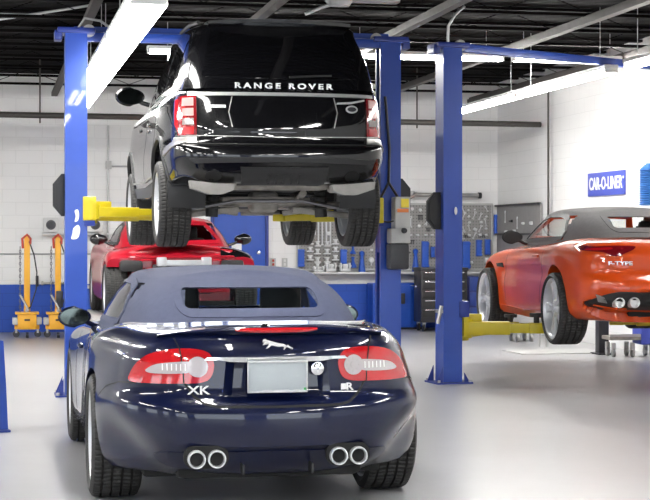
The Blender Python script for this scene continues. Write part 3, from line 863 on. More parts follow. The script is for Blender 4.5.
# ------------------------------------------------------------------ orange convertible on the right-hand lift
def orange_car():
    root = empty('convertible_car', (6.33, 15.24, .47), R(-2.6), 'orange convertible sports car with a charcoal soft top on the right-hand lift', 'car')
    def disp(v):
        h = math.exp(-((v.y-.05)/.45)**2)*math.exp(-((v.z-.86)/.13)**2)
        if abs(v.x) > .6: v.x += .022*h*(1 if v.x > 0 else -1)
        if v.y < -.7:
            v.z += .085*sstep(.42, .22, v.z)*sstep(-.5, -.75, v.y)
            v.y += .05*sstep(.50-.08*sstep(.3, .8, abs(v.x)), .46-.08*sstep(.3, .8, abs(v.x)), v.z)
        # long shoulder line
        if abs(v.x) > .7 and .3 < v.y < 2.2: v.x -= .014*math.exp(-((v.z-.62)/.07)**2)
        return v
    full, me, ax = sports_body({'disp': disp, 'plan': {2: (.66, -.94), 3: (.87, -.76), 4: (.935, -.42), 5: (.955, 0)}, 'deck': .97})
    bv = bvh_of(full)
    body = link('body', me, ['orange_paint', 'dark_void'], root, 32)
    sports_top(root, {'sealmt': 'grey_canvas', 'wtrim': 'black_plastic', 'gz': .025, 'wstrim': 'orange_paint', 'windscreen_col': 'black_plastic'}, 'grey_canvas', 'clear_glass')
    seat(root, -.32, 1.1, .40); seat(root, .32, 1.1, .40)
    MB().box((0, 1.86, .84), (1.1, .22, .12), bev=.04).build('dashboard', 'leather', root)
    for s in (1, -1):
        tr = (lambda q: q) if s > 0 else mx
        a = 'L' if s < 0 else 'R'
        ol = smooth_loop([(.44, .895), (.47, .905), (.62, .907), (.78, .897), (.86, .882), (.87, .866), (.80, .853), (.72, .845), (.66, .815), (.60, .81), (.55, .835), (.47, .868)], 4)
        t = overlay(bv, 'Y', tr(ol), .008, .03, .03).build('tail_light', 'lens_dark_red', root, 45)
        overlay(bv, 'Y', tr(smooth_loop([(.66, .89), (.80, .88), (.85, .868), (.80, .862), (.66, .872)], 3)), .012, .01, .03).build('light_strip', 'lens_red', t, 45)
        overlay(bv, a, [(-.80, .862), (-.79, .895), (-.58, .91), (-.42, .905), (-.60, .87)], .008, .03, .04).build('side_marker', 'lens_dark_red', t, 45)
        # black lower valance
        ol = smooth_loop([(0, .48), (.40, .48), (.62, .485), (.78, .44), (.86, .38), (.82, .34), (.62, .325), (.3, .32), (0, .32)], 3, False)
        overlay(bv, 'Y', tr(ol), .020, .05, .025).build('rear_valance', 'black_plastic', root, 45)
        strip(bv, 'Y', tr([(.50, .325), (.66, .335), (.80, .36)]), .035, .035, thick=.04).build('valance_blade', 'orange_paint', root, 45)
        overlay(bv, 'Y', tr([(.70, .395), (.74, .44), (.80, .46), (.78, .41)]), .028, .03, .04).build('reflector', 'steel', root, 45)
        for dx in (-.068, .068): tip_mb(s*.54+dx, hit(bv, 'Y', (s*.54+dx, .385), .02).y-.05, .385, .050).build('exhaust_tip', ['badge_silver', 'dark_void'], root, 45)
        strip(bv, a, [(.56, .93), (.54, .60), (.62, .33)], .006, .0012).build('shut_line', 'dark_void', body, 45)
        strip(bv, a, [(1.98, .88), (2.02, .55), (1.98, .30)], .006, .0012).build('shut_line', 'dark_void', body, 45)
        overlay(bv, a, [(2.08, .66), (2.12, .71), (2.32, .70), (2.28, .665)], .006, .02, .05).build('side_vent', 'dark_void', body, 45)
        MB().box((s*.90, .80, .80), (.03, .2, .025), bev=.01).build('door_handle', 'orange_paint', body, 45)
        strip(bv, a, [(.45, .22), (1.3, .20), (2.15, .22)], .07, .02, thick=.04).build('side_skirt', 'orange_paint', root, 45)
        door_mirror(root, s*.91, 1.66, .99, 'black_plastic', s, 1.0, 'black_plastic')
        hl = smooth_loop([(.55, .56), (.60, .64), (.74, .72), (.84, .74), (.84, .66), (.70, .57)], 4)
        overlay(bv, 'F', tr(hl), .008, .02, .04).build('head_light', 'lens_clear', root, 45)
        for yy in (0, 2.6): wheel(root, s*.845, yy, .295, .352, .285, .283, 5, double=True)
    t = text_mb('F-TYPE', .050, .005, bold=.001, sx=1.45).xf(Matrix.Translation((-.585, -.93, .745)) @ FACE_Y)
    lay(bv, t, .745, -.93)
    t.build('letters', 'badge_silver', root, 30)
    MB().box((0, -.985, .62), (.36, .02, .13), bev=.01).build('plate_recess', 'black_plastic', root, 45)
    MB().box((0, -.50, .30), (.9, .4, .13), bev=.05).build('muffler', 'dark_void', root, 45)
    MB().box((0, 1.3, .24), (1.2, 3.4, .06), bev=.02).build('underbody', 'dark_void', root, 45)
    return root
orange_car()

# ------------------------------------------------------------------ red car with its front bumper off, raised at the back
def red_car():
    root = empty('coupe_car', (2.30, 22.95, .45), PI, 'red sports car with its front bumper removed, behind the raised black car', 'car')
    cut = MB().box((0, 3.32, .42), (2.2, 1.0, .90), bev=.04)
    full, me, ax = sports_body({'extra_cut': cut})
    bv = bvh_of(full)
    for p in me.polygons:
        if p.center.y > 2.78 and p.center.z < .80 and (p.normal.y > .9 or p.normal.z < -.6) : p.material_index = 1
    body = link('body', me, ['red_paint', 'dark_void'], root, 32)
    sports_top(root, {'topname': 'roof', 'sealmt': 'red_paint', 'wtrim': 'black_plastic', 'wstrim': 'red_paint', 'windscreen_col': 'red_paint', 'crown': .05}, 'red_paint', 'clear_glass')
    seat(root, -.32, 1.1, .40); seat(root, .32, 1.1, .40)
    for s in (1, -1):
        door_mirror(root, s*.93, 1.72, .985, 'black_paint', s)
        for yy in (0, 2.6): wheel(root, s*.79, yy, .345, .345, .275, .255, 5, double=True)
        mb = MB(); mb.box((s*.40, 2.94, .58), (.10, .4, .12), bev=.02); mb.build('chassis_rail', 'red_paint', root, 45)
        mb = MB(); mb.box((s*.62, 2.90, .66), (.28, .10, .14), bev=.04); mb.build('lamp_bucket', 'black_plastic', root, 45)
        mb = MB(); mb.box((s*.60, 2.90, .46), (.22, .08, .10), bev=.03); mb.build('horn', 'dark_alloy', root, 45)
    m = MB().box((0, 3.12, .70), (.60, .08, .07), bev=.02)
    for s in (-1, 1): m.box((s*.27, 3.12, .715), (.12, .11, .11), bev=.02)
    m.build('crash_beam', 'alloy', root, 45)
    m = MB().tube([(-.55, 3.0, .66), (-.35, 3.06, .60), (.1, 3.05, .62), (.5, 3.0, .60)], .02)
    m.build('coolant_pipe', 'tool_dark', root, 45)
    MB().box((0, 2.98, .36), (1.15, .06, .05), bev=.015).build('lower_panel', 'red_paint', root, 45)
    mb = MB().box((0, 2.90, .50), (.72, .06, .36), bev=.02); mb.build('radiator', 'tool_dark', root, 45)
    mb = MB().box((0, 2.88, .765), (1.30, .07, .04), bev=.02); mb.build('lamp_panel', 'red_paint', root, 45)
    # the left front fender is covered by a black overlay panel
    pts = [(-.50, 2.80), (-.52, 2.3), (-.62, 2.02), (-.70, 1.98), (-.84, 1.97), (-.86, 2.3), (-.86, 2.80)]
    f = overlay(bv, 'Z', pts, .006, .02, .06).build('fender', 'black_paint', root, 45); f['label'] = 'unpainted black front fender'
    pts = [(1.97, .60), (1.97, .82), (2.4, .80), (2.79, .76), (2.79, .70), (2.6, .76), (2.4, .735), (2.24, .62)]
    overlay(bv, 'L', pts, .006, .02, .06).build('fender_side', 'black_paint', f, 45)
    MB().box((0, 1.3, .20), (1.3, 3.2, .06), bev=.02).build('underbody', 'dark_void', root, 45)
    return root
red_car()
# ================================================================== ROOM
XR, YB, XL, YF = 8.12, 25.8, -9.0, -9.0
ZC = 3.98
def room_mats():
    # glossy grey epoxy floor
    m = mat('floor_epoxy', (.6, .6, .61), .3, 0, .08, coatr=.2, spec=.35)
    nt = m.node_tree; b = nt.nodes['Principled BSDF']
    tc = nt.nodes.new('ShaderNodeTexCoord')
    n1 = nt.nodes.new('ShaderNodeTexNoise'); n1.inputs['Scale'].default_value = .9; n1.inputs['Detail'].default_value = 8; n1.inputs['Roughness'].default_value = .65
    nt.links.new(tc.outputs['Object'], n1.inputs['Vector'])
    rp = nt.nodes.new('ShaderNodeValToRGB'); rp.color_ramp.elements[0].position = .35; rp.color_ramp.elements[1].position = .7
    rp.color_ramp.elements[0].color = (.35, .35, .36, 1); rp.color_ramp.elements[1].color = (.43, .43, .44, 1)
    nt.links.new(n1.outputs['Fac'], rp.inputs['Fac']); nt.links.new(rp.outputs['Color'], b.inputs['Base Color'])
    r2 = nt.nodes.new('ShaderNodeMapRange'); r2.inputs['To Min'].default_value = .24; r2.inputs['To Max'].default_value = .42
    nt.links.new(n1.outputs['Fac'], r2.inputs['Value']); nt.links.new(r2.outputs['Result'], b.inputs['Roughness'])
    n3 = nt.nodes.new('ShaderNodeTexNoise'); n3.inputs['Scale'].default_value = 2.2
    nt.links.new(tc.outputs['Object'], n3.inputs['Vector'])
    bp = nt.nodes.new('ShaderNodeBump'); bp.inputs['Strength'].default_value = .05; bp.inputs['Distance'].default_value = .05
    nt.links.new(n3.outputs['Fac'], bp.inputs['Height']); nt.links.new(bp.outputs['Normal'], b.inputs['Normal'])
    # painted block walls, blue wainscot below .73 m
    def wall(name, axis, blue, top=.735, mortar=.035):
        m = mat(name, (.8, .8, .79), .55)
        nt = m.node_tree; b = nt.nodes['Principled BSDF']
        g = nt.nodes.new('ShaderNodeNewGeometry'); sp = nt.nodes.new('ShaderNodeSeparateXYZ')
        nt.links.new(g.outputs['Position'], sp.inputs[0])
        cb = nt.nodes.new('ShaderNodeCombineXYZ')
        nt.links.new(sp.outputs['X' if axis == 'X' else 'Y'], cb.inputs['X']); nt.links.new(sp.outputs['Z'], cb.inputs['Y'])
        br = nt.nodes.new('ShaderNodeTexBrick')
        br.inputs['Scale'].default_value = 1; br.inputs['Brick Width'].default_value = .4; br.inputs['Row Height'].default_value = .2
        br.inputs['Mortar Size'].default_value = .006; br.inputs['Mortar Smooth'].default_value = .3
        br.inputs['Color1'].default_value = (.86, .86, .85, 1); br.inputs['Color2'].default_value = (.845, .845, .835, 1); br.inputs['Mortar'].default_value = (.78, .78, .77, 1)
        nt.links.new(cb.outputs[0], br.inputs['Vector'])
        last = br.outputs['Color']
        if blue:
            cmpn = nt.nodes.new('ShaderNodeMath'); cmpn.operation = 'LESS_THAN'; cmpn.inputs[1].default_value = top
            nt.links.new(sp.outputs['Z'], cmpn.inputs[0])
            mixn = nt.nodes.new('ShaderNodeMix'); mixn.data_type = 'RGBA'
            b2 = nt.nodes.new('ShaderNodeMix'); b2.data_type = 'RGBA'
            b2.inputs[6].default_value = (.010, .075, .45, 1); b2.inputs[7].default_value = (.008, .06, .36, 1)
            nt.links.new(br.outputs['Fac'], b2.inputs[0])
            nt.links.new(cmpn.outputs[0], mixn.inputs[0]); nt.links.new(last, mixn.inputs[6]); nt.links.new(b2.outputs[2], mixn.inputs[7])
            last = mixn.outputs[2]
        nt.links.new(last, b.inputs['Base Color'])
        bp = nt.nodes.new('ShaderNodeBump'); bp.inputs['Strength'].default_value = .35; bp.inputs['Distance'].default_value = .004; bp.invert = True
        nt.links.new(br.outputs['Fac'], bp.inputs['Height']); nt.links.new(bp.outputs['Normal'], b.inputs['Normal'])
    wall('wall_back_paint', 'X', True); wall('wall_side_paint', 'Y', True); wall('wall_right_paint', 'Y', False); wall('wall_front_paint', 'X', True, top=2.4)  # unseen front wall: blue carried higher, dimness of that end put into its paint
    # dark corrugated deck
    m = mat('deck', (.006, .0055, .0055), .8, spec=.05)
    nt = m.node_tree; b = nt.nodes['Principled BSDF']
    tc = nt.nodes.new('ShaderNodeTexCoord'); w = nt.nodes.new('ShaderNodeTexWave'); w.inputs['Scale'].default_value = 3.0; w.bands_direction = 'Y'
    nt.links.new(tc.outputs['Object'], w.inputs['Vector'])
    bp = nt.nodes.new('ShaderNodeBump'); bp.inputs['Strength'].default_value = .8; bp.inputs['Distance'].default_value = .05
    nt.links.new(w.outputs['Fac'], bp.inputs['Height']); nt.links.new(bp.outputs['Normal'], b.inputs['Normal'])
room_mats()
def struct(o): o['kind'] = 'structure'; return o
struct(MB().box(((XL+XR)/2, (YB+YF)/2, -.05), (XR-XL, YB-YF, .1)).build('floor', 'floor_epoxy', smooth=None))
struct(MB().box(((XL+XR)/2, (YB+YF)/2, ZC+.05), (XR-XL, YB-YF, .1)).build('ceiling', 'deck', smooth=None))
struct(MB().box(((XL+XR)/2, YB+.1, ZC/2), (XR-XL+.4, .2, ZC)).build('wall_back', 'wall_back_paint', smooth=None))
struct(MB().box((XR+.1, (YB+YF)/2, ZC/2), (.2, YB-YF, ZC)).build('wall_right', 'wall_right_paint', smooth=None))
# left wall with two open bay doors, daylight outside
mb = MB()
def wall_open(mb, along, lo, hi, holes, fixed, thick, ht):
    e = [lo]
    for a, b in holes: e += [a, b]
    e.append(hi)
    for i in range(0, len(e), 2):
        a, b = e[i], e[i+1]
        if along == 'X': mb.box(((a+b)/2, fixed, ZC/2), (b-a, thick, ZC))
        else: mb.box((fixed, (a+b)/2, ZC/2), (thick, b-a, ZC))
    for a, b in holes:
        if along == 'X': mb.box(((a+b)/2, fixed, (ZC+ht)/2), (b-a, thick, ZC-ht))
        else: mb.box((fixed, (a+b)/2, (ZC+ht)/2), (thick, b-a, ZC-ht))
wall_open(mb, 'Y', YF, YB, [(-6, -2), (1, 5), (8, 12)], XL-.1, .2, 3.2)
struct(mb.build('wall_left', 'wall_side_paint', smooth=None))
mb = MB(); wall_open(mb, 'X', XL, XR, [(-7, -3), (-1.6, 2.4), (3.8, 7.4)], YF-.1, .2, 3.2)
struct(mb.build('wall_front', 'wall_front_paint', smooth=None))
# ceiling joists across, struts along
for i, y in enumerate([11.0+1.25*k for k in range(12)]):
    mb = MB(); L = XR-XL; cx = (XL+XR)/2
    mb.box((cx, y, 3.95), (L, .10, .03)); mb.box((cx, y, 3.73), (L, .08, .03))
    n = 34
    pts = [(XL+.1+(L-.2)*k/n, y, 3.93 if k % 2 else 3.745) for k in range(n+1)]
    mb.tube(pts, .006, n=4)
    struct(mb.build('trim_%d' % (i+1), 'joist', smooth=None))
for i, x in enumerate((.98, 2.65, 4.30, 5.98, 7.62)):
    mb = MB(); mb.box((x, 17.5, 3.66), (.09, 16.4, .06)); mb.box((x, 17.5, 3.705), (.03, 16.4, .03))
    struct(mb.build('trim_%d' % (i+13), 'strut', smooth=None))

def P(px, py, d):
    a, b = ray(px); return (a*d, b*d, CH+(HZ-py)/F*d)
# crossing conduits at the upper left
tag(MB().tube([P(-30, 24, 17.5), P(96, 4.5, 17.2)], .014).build('ceiling_conduit', 'conduit'), 'pale ceiling conduit at the upper left, the one sloping up to the light', 'pipe')
tag(MB().tube([P(-30, 12, 18.5), P(140, 20, 18.4), P(190, 20, 18.4)], .011).build('ceiling_conduit', 'conduit'), 'pale ceiling conduit at the upper left, the lower nearly level one', 'pipe')
# ---------------------------------------------------------------- tube lights
def light(x, y0, y1, z, label, along='Y', w=.20, group=None, panel=False):
    c = (x, (y0+y1)/2, z) if along == 'Y' else ((y0+y1)/2, x, z); L = y1-y0
    root = empty('tube_light_fixture', c, 0 if along == 'Y' else PI/2, label, 'ceiling light', group)
    MB().box((0, 0, .045), (w, L-.06, .045), bev=.01).build('housing', 'fixture_white', root)
    if panel: MB().box((0, 0, -.005), (w*.94, L-.12, .05), bev=.02).build('diffuser', 'diffuser_light', root)
    for s in (-1, 1):
        if panel: break
        mb = MB().cyl((s*w*.27, -L/2+.06, 0), (s*w*.27, L/2-.06, 0), .022, n=10); mb.build('fluorescent_tube', 'tube_light', root)
    for s in (-1, 1):
        MB().box((0, s*(L/2-.05), .01), (w*.9, .03, .06), bev=.005).build('end_cap', 'fixture_white', root)
        MB().cyl((0, s*L*.38, .06), (0, s*L*.38, ZC-z), .004, n=6).build('hanger_rod', 'conduit', root)
    return root
k = 0
names = ['nearest the camera', 'second', 'third', 'farthest']
for y0, y1, n in ((11.9, 14.3, 'nearest'), (14.35, 16.75, 'second'), (16.8, 19.2, 'third'), (19.25, 21.6, 'farthest')):
    light(1.13, y0, y1, 3.16, n+' light fixture of the bright row beside the left lift post', group=None, w=.30, panel=True)
for y0, y1, n in ((12.4, 14.2, 'nearest'), (14.25, 16.3, 'second'), (16.75, 19.85, 'third'), (19.9, 23.0, 'farthest')):
    if n == 'nearest': light(6.56, y0, y1, 3.25, 'bright fluorescent fixture at the upper right edge', w=.16, panel=True)
    elif n == 'second': light(6.56, y0, y1, 3.25, 'bright fluorescent fixture of the slanting right row, its near part', w=.16, panel=True)
    else: light(6.56, y0, y1, 3.25, 'fluorescent fixture of the slanting right row, '+('middle' if n == 'third' else 'far end nearest the back wall'), w=.16, panel=True)
for x0, x1, n in ((1.75, 4.0, 'behind the raised black car, left part'), (4.05, 6.1, 'behind the middle lift post'), (6.15, 7.6, 'over the orange car')):
    light(19.05, x0, x1, 3.60, 'crosswise fluorescent fixture '+n, along='X', w=.12)
for x in (-2.6, 4.3):
    for y in (-5.5, -1.5, 2.5, 6.5):
        light(x, y, y+2.4, 3.3, 'fluorescent fixture behind the camera', group='fluorescent fixtures behind the camera', w=.2)
for y in (3.5, 7.5): light(1.13, y, y+2.4, 3.3, 'fluorescent fixture behind the camera', group='fluorescent fixtures behind the camera', w=.2)
for x in (-5.5, -2.2):
    for y in (11, 15, 19): light(x, y, y+2.4, 3.3, 'fluorescent fixture beyond the left edge', group='fluorescent fixtures beyond the left edge', w=.2)

# ---------------------------------------------------------------- lifts
def channel(h, w=.20, d=.22, t=.012, side=1):
    """C column open towards side*x"""
    o = [(-w/2, -d/2), (w/2, -d/2), (w/2, -d/2+.05), (w/2-t, -d/2+.05), (w/2-t, -d/2+t), (-w/2+t, -d/2+t), (-w/2+t, d/2-t), (w/2-t, d/2-t), (w/2-t, d/2-.05), (w/2, d/2-.05), (w/2, d/2), (-w/2, d/2)]
    o = [(x*side, y) for x, y in o]
    return MB().prism(o, 'Z', .012, h)
def lift_column(root, x, y, h, side, ang=0., guardside=-1, tall=True, carriage=1.55):
    c = channel(h, side=side).xf(Matrix.Translation((x, y, 0)) @ Matrix.Rotation(ang, 4, 'Z')).build('column', 'lift_blue', root, 30)
    T = Matrix.Translation((x, y, 0)) @ Matrix.Rotation(ang, 4, 'Z')
    m = MB().box((0, 0, .006+.002), (.38, .36, .016))
    m.prism([(-.115, .016), (-.18, .016), (-.115, .17)], 'Y', -.135, -.12); m.prism([(-.115, .016), (-.18, .016), (-.115, .17)], 'Y', .12, .135)
    m.prism([(.115, .016), (.17, .016), (.115, .11)], 'Y', -.135, -.12)
    m.xf(T).build('base_plate', 'lift_blue_dark', root, 30)
    for sx in (-.165, .165):
        for sy in (-.155, .155): MB().cyl((sx, sy, .01), (sx, sy, .04), .016, n=6).xf(T).build('anchor_bolt', 'steel', root, 30)
    m = MB().box((side*-.0, 0, h+.02), (.34, .30, .05), bev=.008); m.box((-side*.16, 0, h-.02), (.07, .2, .09), bev=.01)
    m.xf(T).build('top_bracket', 'lift_blue_dark', root, 30)
    m = MB(); m.lathe([(.0, -.02), (.06, -.02), (.05, 0), (.06, .02), (0, .02)], c=(side*.12, 0, h+.03), axis='Y', n=20); m.xf(T).build('pulley', 'steel', root, 40)
    # carriage inside the channel
    m = MB().box((side*.03, 0, carriage), (.13, .20, .62), bev=.01); m.box((side*.12, 0, carriage+.02), (.10, .26, .16), bev=.01)
    m.xf(T).build('carriage', 'lift_blue_dark', root, 30)
    m = MB().cyl((side*.06, .05, .1), (side*.06, .05, h), .012, n=8).xf(T).build('hydraulic_cylinder', 'steel', root, 40)
    m = MB().cyl((side*.08, -.06, carriage), (side*.08, -.06, h), .005, n=6); m.xf(T).build('cable', 'tool_dark', root, 40)
    # black rubber door guard on the outer face
    m = MB().prism([(-.17, -.0), (-.17, .22), (-.06, .34), (.06, .34), (.06, -.12), (-.06, -.12)], 'X', -.02, .02)
    m.prism([(-.15, .02), (-.15, .20), (-.05, .32), (.05, .32), (.05, -.10), (-.05, -.10)], 'X', -.028, .028)
    return T
def guard(root, T, x, y, z, rz, s=1.):
    m = MB(); o = [(-.10, -.02), (-.10, .24), (.0, .36), (.12, .36), (.12, -.14), (.0, -.14)]
    m.prism([(a*s, b*s) for a, b in o], 'Y', -.015, .015)
    m.prism([(a*s*.8+.005, b*s*.85+.015) for a, b in o], 'Y', -.025, .0)
    m.xf(T @ Matrix.Translation((x, y, z)) @ Matrix.Rotation(rz, 4, 'Z')).build('door_guard', 'black_plastic', root, 30)
def arm(root, a, b, z, w=.13, h=.09, pad=True, name='swing_arm'):
    a = Vector((a[0], a[1], z)); b = Vector((b[0], b[1], z)); L = (b-a).length; ang = math.atan2(b.y-a.y, b.x-a.x)
    M = Matrix.Translation(a) @ Matrix.Rotation(ang, 4, 'Z')
    m = MB().box((L*.30, 0, 0), (L*.62, w, h), bev=.008); m.box((L*.72, 0, 0), (L*.50, w*.74, h*.74), bev=.008)
    m.box((L*.12, 0, h*.8), (L*.26, w*.5, h*.6), bev=.008)
    m.cyl((0, 0, -h*.75), (0, 0, h*.75), w*.62, n=20)
    m.box((L*.96, 0, 0), (.16, .14, h*.8), bev=.01)
    o = m.xf(M).build(name, 'arm_yellow', root, 30)
    m = MB().cyl((L*.96, 0, h*.3), (L*.96, 0, h*.9), .03, n=14); m.cyl((L*.96, 0, h*.85), (L*.96, 0, h*1.15), .07, n=20)
    m.xf(M).build('lift_pad', 'rubber', o, 30)
    return o
HL = 3.33
A = empty('two_post_lift', (0, 0, 0), 0, 'blue two-post lift with yellow arms carrying the black car', 'vehicle lift')
A.location = (2.27, 15.4, 0)
inv = Matrix.Translation((-2.27, -15.4, 0))
def sub(root):  # children were built in world metres; move them into the root frame
    off = root.matrix_basis.inverted()
    for o in list(bpy.data.objects):
        if o.parent == root: o.data.transform(off); 
        if o.parent and o.parent.parent == root: o.data.transform(off)
T = lift_column(A, .780, 15.36, HL, 1, carriage=1.62)
guard(A, T, -.13, .02, 1.76, R(0), .78); T2 = lift_column(A, 3.765, 15.46, HL, -1, carriage=1.62)
guard(A, T2, .17, .12, 1.74, PI, .8)
m = MB().box((2.27, 15.41, HL-.02), (3.0, .10, .08), bev=.006); m.box((2.27, 15.47, HL+.06), (3.0, .02, .05)); m.build('crossbeam', 'lift_blue', A, 30)
m = MB().tube([(.80, 15.36, HL+.05), (.86, 15.3, HL+.14), (1.0, 15.3, HL+.12), (1.15, 15.36, HL+.03)], .012); m.build('hose', 'conduit', A, 50)
arm(A, (.90, 15.40), (1.66, 16.30), 1.655); arm(A, (.92, 15.30), (1.62, 15.62), 1.69)
arm(A, (3.64, 15.50), (2.90, 16.6), 1.655); arm(A, (3.62, 15.40), (3.26, 15.75), 1.69)
MB().box((3.60, 15.20, 1.71), (.10, .10, .24), bev=.01).build('arm_restraint', 'arm_yellow', A, 30)
m = MB().box((.90, 15.25, 1.72), (.12, .05, .22), bev=.01); m.build('arm_restraint', 'arm_yellow', A, 30)
# power unit on the right column
pu = MB().box((3.83, 15.22, 1.68), (.15, .17, .32), bev=.015); pu.box((3.81, 15.22, 1.47), (.19, .19, .14), bev=.015)
pu = pu.build('power_unit', 'grey_box', A, 30)
MB().box((3.80, 15.22, 1.275), (.19, .19, .25), bev=.03).build('oil_reservoir', 'tool_dark', pu, 30)
MB().box((3.85, 15.132, 1.78), (.075, .006, .085)).build('warning_label', 'label_yellow', pu, 30)
MB().box((3.83, 15.132, 1.71), (.11, .006, .035)).build('warning_label', 'label_orange', pu, 30)
m = MB().lathe([(0, -.03), (.02, -.03), (.028, 0), (.028, .03), (0, .03)], c=(3.84, 15.11, 1.52), axis='Y', n=14); m.build('valve', 'tool_dark', pu, 40)
m = MB().tube([(3.70, 15.31, 2.8), (3.74, 15.30, 2.3), (3.73, 15.29, 1.98), (3.80, 15.22, 1.84)], .014); m.tube([(3.73, 15.29, 1.98), (3.66, 15.28, 1.85), (3.62, 15.27, 1.72)], .012)
m.tube([(3.62, 15.27, 1.62), (3.70, 15.2, 1.60), (3.80, 15.2, 1.62)], .008)
m.build('electric_cable', 'tool_dark', A, 50)
MB().cyl((3.88, 15.25, 1.80), (4.02, 15.35, 1.88), .010, n=8).build('release_lever', 'steel', A, 30)
# white worn stickers
MB().prism(smooth_loop([(0.765, 1.6), (0.795, 1.61), (0.805, 1.66), (0.795, 1.71), (0.765, 1.7), (0.775, 1.65)], 3), 'Y', 15.240, 15.252).build('worn_sticker', 'label_white', A, 30)
MB().prism(smooth_loop([(0.735, 1.44), (0.795, 1.45), (0.815, 1.53), (0.795, 1.57), (0.755, 1.54), (0.745, 1.49)], 3), 'Y', 15.240, 15.252).build('worn_sticker', 'label_white', A, 30)
sub(A)
B = empty('two_post_lift', (4.51, 15.92, 0), 0, 'blue two-post lift with yellow arm carrying the orange car', 'vehicle lift')
HB = 3.35
T = lift_column(B, 4.51, 15.95, HB, 1, ang=R(6), carriage=.72); guard(B, T, -.17, -.02, 1.64, 0, .74)
T3 = lift_column(B, 7.72, 17.55, HB, -1, ang=R(26), carriage=.72)
m = MB(); v = Vector((7.72-4.51, 17.55-15.95, 0)); L = v.length
m.box((L/2, 0, HB+.015), (L-.2, .10, .08), bev=.006); m.box((L/2, .06, HB+.02), (L-.2, .02, .05))
m.xf(Matrix.Translation((4.51, 15.95, 0)) @ Matrix.Rotation(math.atan2(v.y, v.x), 4, 'Z')).build('crossbeam', 'lift_blue', B, 30)
arm(B, (4.66, 15.98), (5.42, 15.82), .545, w=.16, h=.13); arm(B, (4.66, 16.06), (5.55, 17.1), .50, w=.14, h=.11)
arm(B, (7.58, 17.35), (7.32, 16.5), .50); arm(B, (7.55, 17.5), (6.95, 17.7), .50)
MB().box((4.66, 15.90, .60), (.05, .12, .26), bev=.01).build('arm_restraint', 'arm_yellow', B, 30)
MB().prism(circ(4.545, 1.72, .014, 14, .04), 'Y', 15.812, 15.822).build('oval_badge', 'label_white', B, 30)
m = MB().tube([(4.50, 15.95, HB+.04), (4.50, 15.93, HB+.22), (4.56, 15.90, HB+.33), (4.66, 15.9, HB+.42)], .014); m.build('hose', 'conduit', B, 50)
m = MB().box((4.385, 15.86, .72), (.04, .16, .03)); m.cyl((4.39, 15.79, .78), (4.35, 15.79, .60), .02, n=10); m.build('shackle', 'steel', B, 30)
sub(B)
# part of a third lift at the left edge
a, b = ray(2); D = 12.45
g = empty('lift_post_foot', (a*D-.06, b*D, 0), R(8), 'blue tapered steel post foot cut by the left edge', 'lift post')
MB().prism([(-.20, .015), (.09, .015), (.075, .35), (.055, .68), (-.20, .70)], 'Y', -.11, .11).build('post', 'lift_blue', g, 30)
MB().box((-.05, 0, .008), (.30, .34, .016)).build('base_plate', 'lift_blue_dark', g, 30)
# platform under the red car
m = empty('low_scissor_lift', (2.30, 21.6, 0), 0, 'grey low lift platform under the red car with its front bumper off', 'vehicle lift')
for s in (-1, 1):
    MB().box((s*.82, 0, .405), (.42, 3.9, .07), bev=.01).build('runway', 'grey_box', m, 30)
    for q in (-1, 1):
        for r_ in (-1, 1):
            MB().box((s*.82, q*.9, .19), (.05, 1.0, .05), rot=Matrix.Rotation(r_*R(20), 4, 'X')).build('scissor_leg', 'lift_blue', m, 30)
    MB().box((s*.82, 0, .012), (.40, 3.2, .022)).build('base_frame', 'lift_blue_dark', m, 30)

# ---------------------------------------------------------------- pipes, hangers
y = 23.45; x0 = -4.5
z0, z1 = 3.19, 3.14
tag(MB().cyl((x0, y, z0), (8.05, y, z1), .042, n=14).build('overhead_pipe', 'pipe_dark'), 'long dark horizontal pipe hung in front of the back wall', 'pipe')
for px, n in ((40, 'at the left behind the left lift post'), (417, 'between the two middle lift posts')):
    X, Z = on_back(px, 115, y)
    tag(MB().cyl((X, y, 3.06), (X, y, 3.95), .012, n=8).build('pipe_hanger', 'pipe_dark'), 'thin dark hanger rod holding the overhead pipe '+n, 'rod')
Y1, Z1 = on_side(547, 92, 8.08)
a, b = ray(547); d = 8.03/a
tag(MB().cyl((8.05, b*d, .0), (8.05, b*d, CH+(HZ-90)/F*d), .016, n=10).build('conduit', 'pipe_dark'), 'thin dark vertical conduit running down the right wall', 'pipe')
def wallthing(px0, py0, px1, py1, dep, Y=YB):
    x0, z0 = on_back(px0, py1, Y); x1, z1 = on_back(px1, py0, Y)
    return (x0+x1)/2, (z0+z1)/2, x1-x0, z1-z0
# left wall services
X, Z = on_back(108, 180, YB)
mb = MB().cyl((X, YB-.02, .0), (X, YB-.02, 3.2), .018, n=8); mb.build('conduit', 'conduit')
tag(bpy.data.objects[mb and 'conduit.001' if 'conduit.001' in bpy.data.objects else 'conduit'], 'grey vertical conduit on the white back wall left of the raised car', 'pipe')
X, Z = on_back(108.5, 165, YB)
tag(MB().box((X, YB-.035, Z), (.09, .06, .13), bev=.01).build('junction_box', 'grey_box'), 'small grey junction box on the vertical conduit of the back wall', 'electrical box')
tag(MB().cyl((X+.03, YB-.02, Z-.02), (X+.95, YB-.02, Z-.02), .014, n=8).build('conduit', 'conduit'), 'short grey conduit running right from the junction box', 'pipe')
X0, Z0 = on_back(-8, 254, YB); X1, _ = on_back(100, 254, YB)
tag(MB().cyl((X0, YB-.02, Z0), (X1, YB-.02, Z0), .012, n=8).build('air_line', 'conduit'), 'thin grey air line running level along the white back wall', 'pipe')
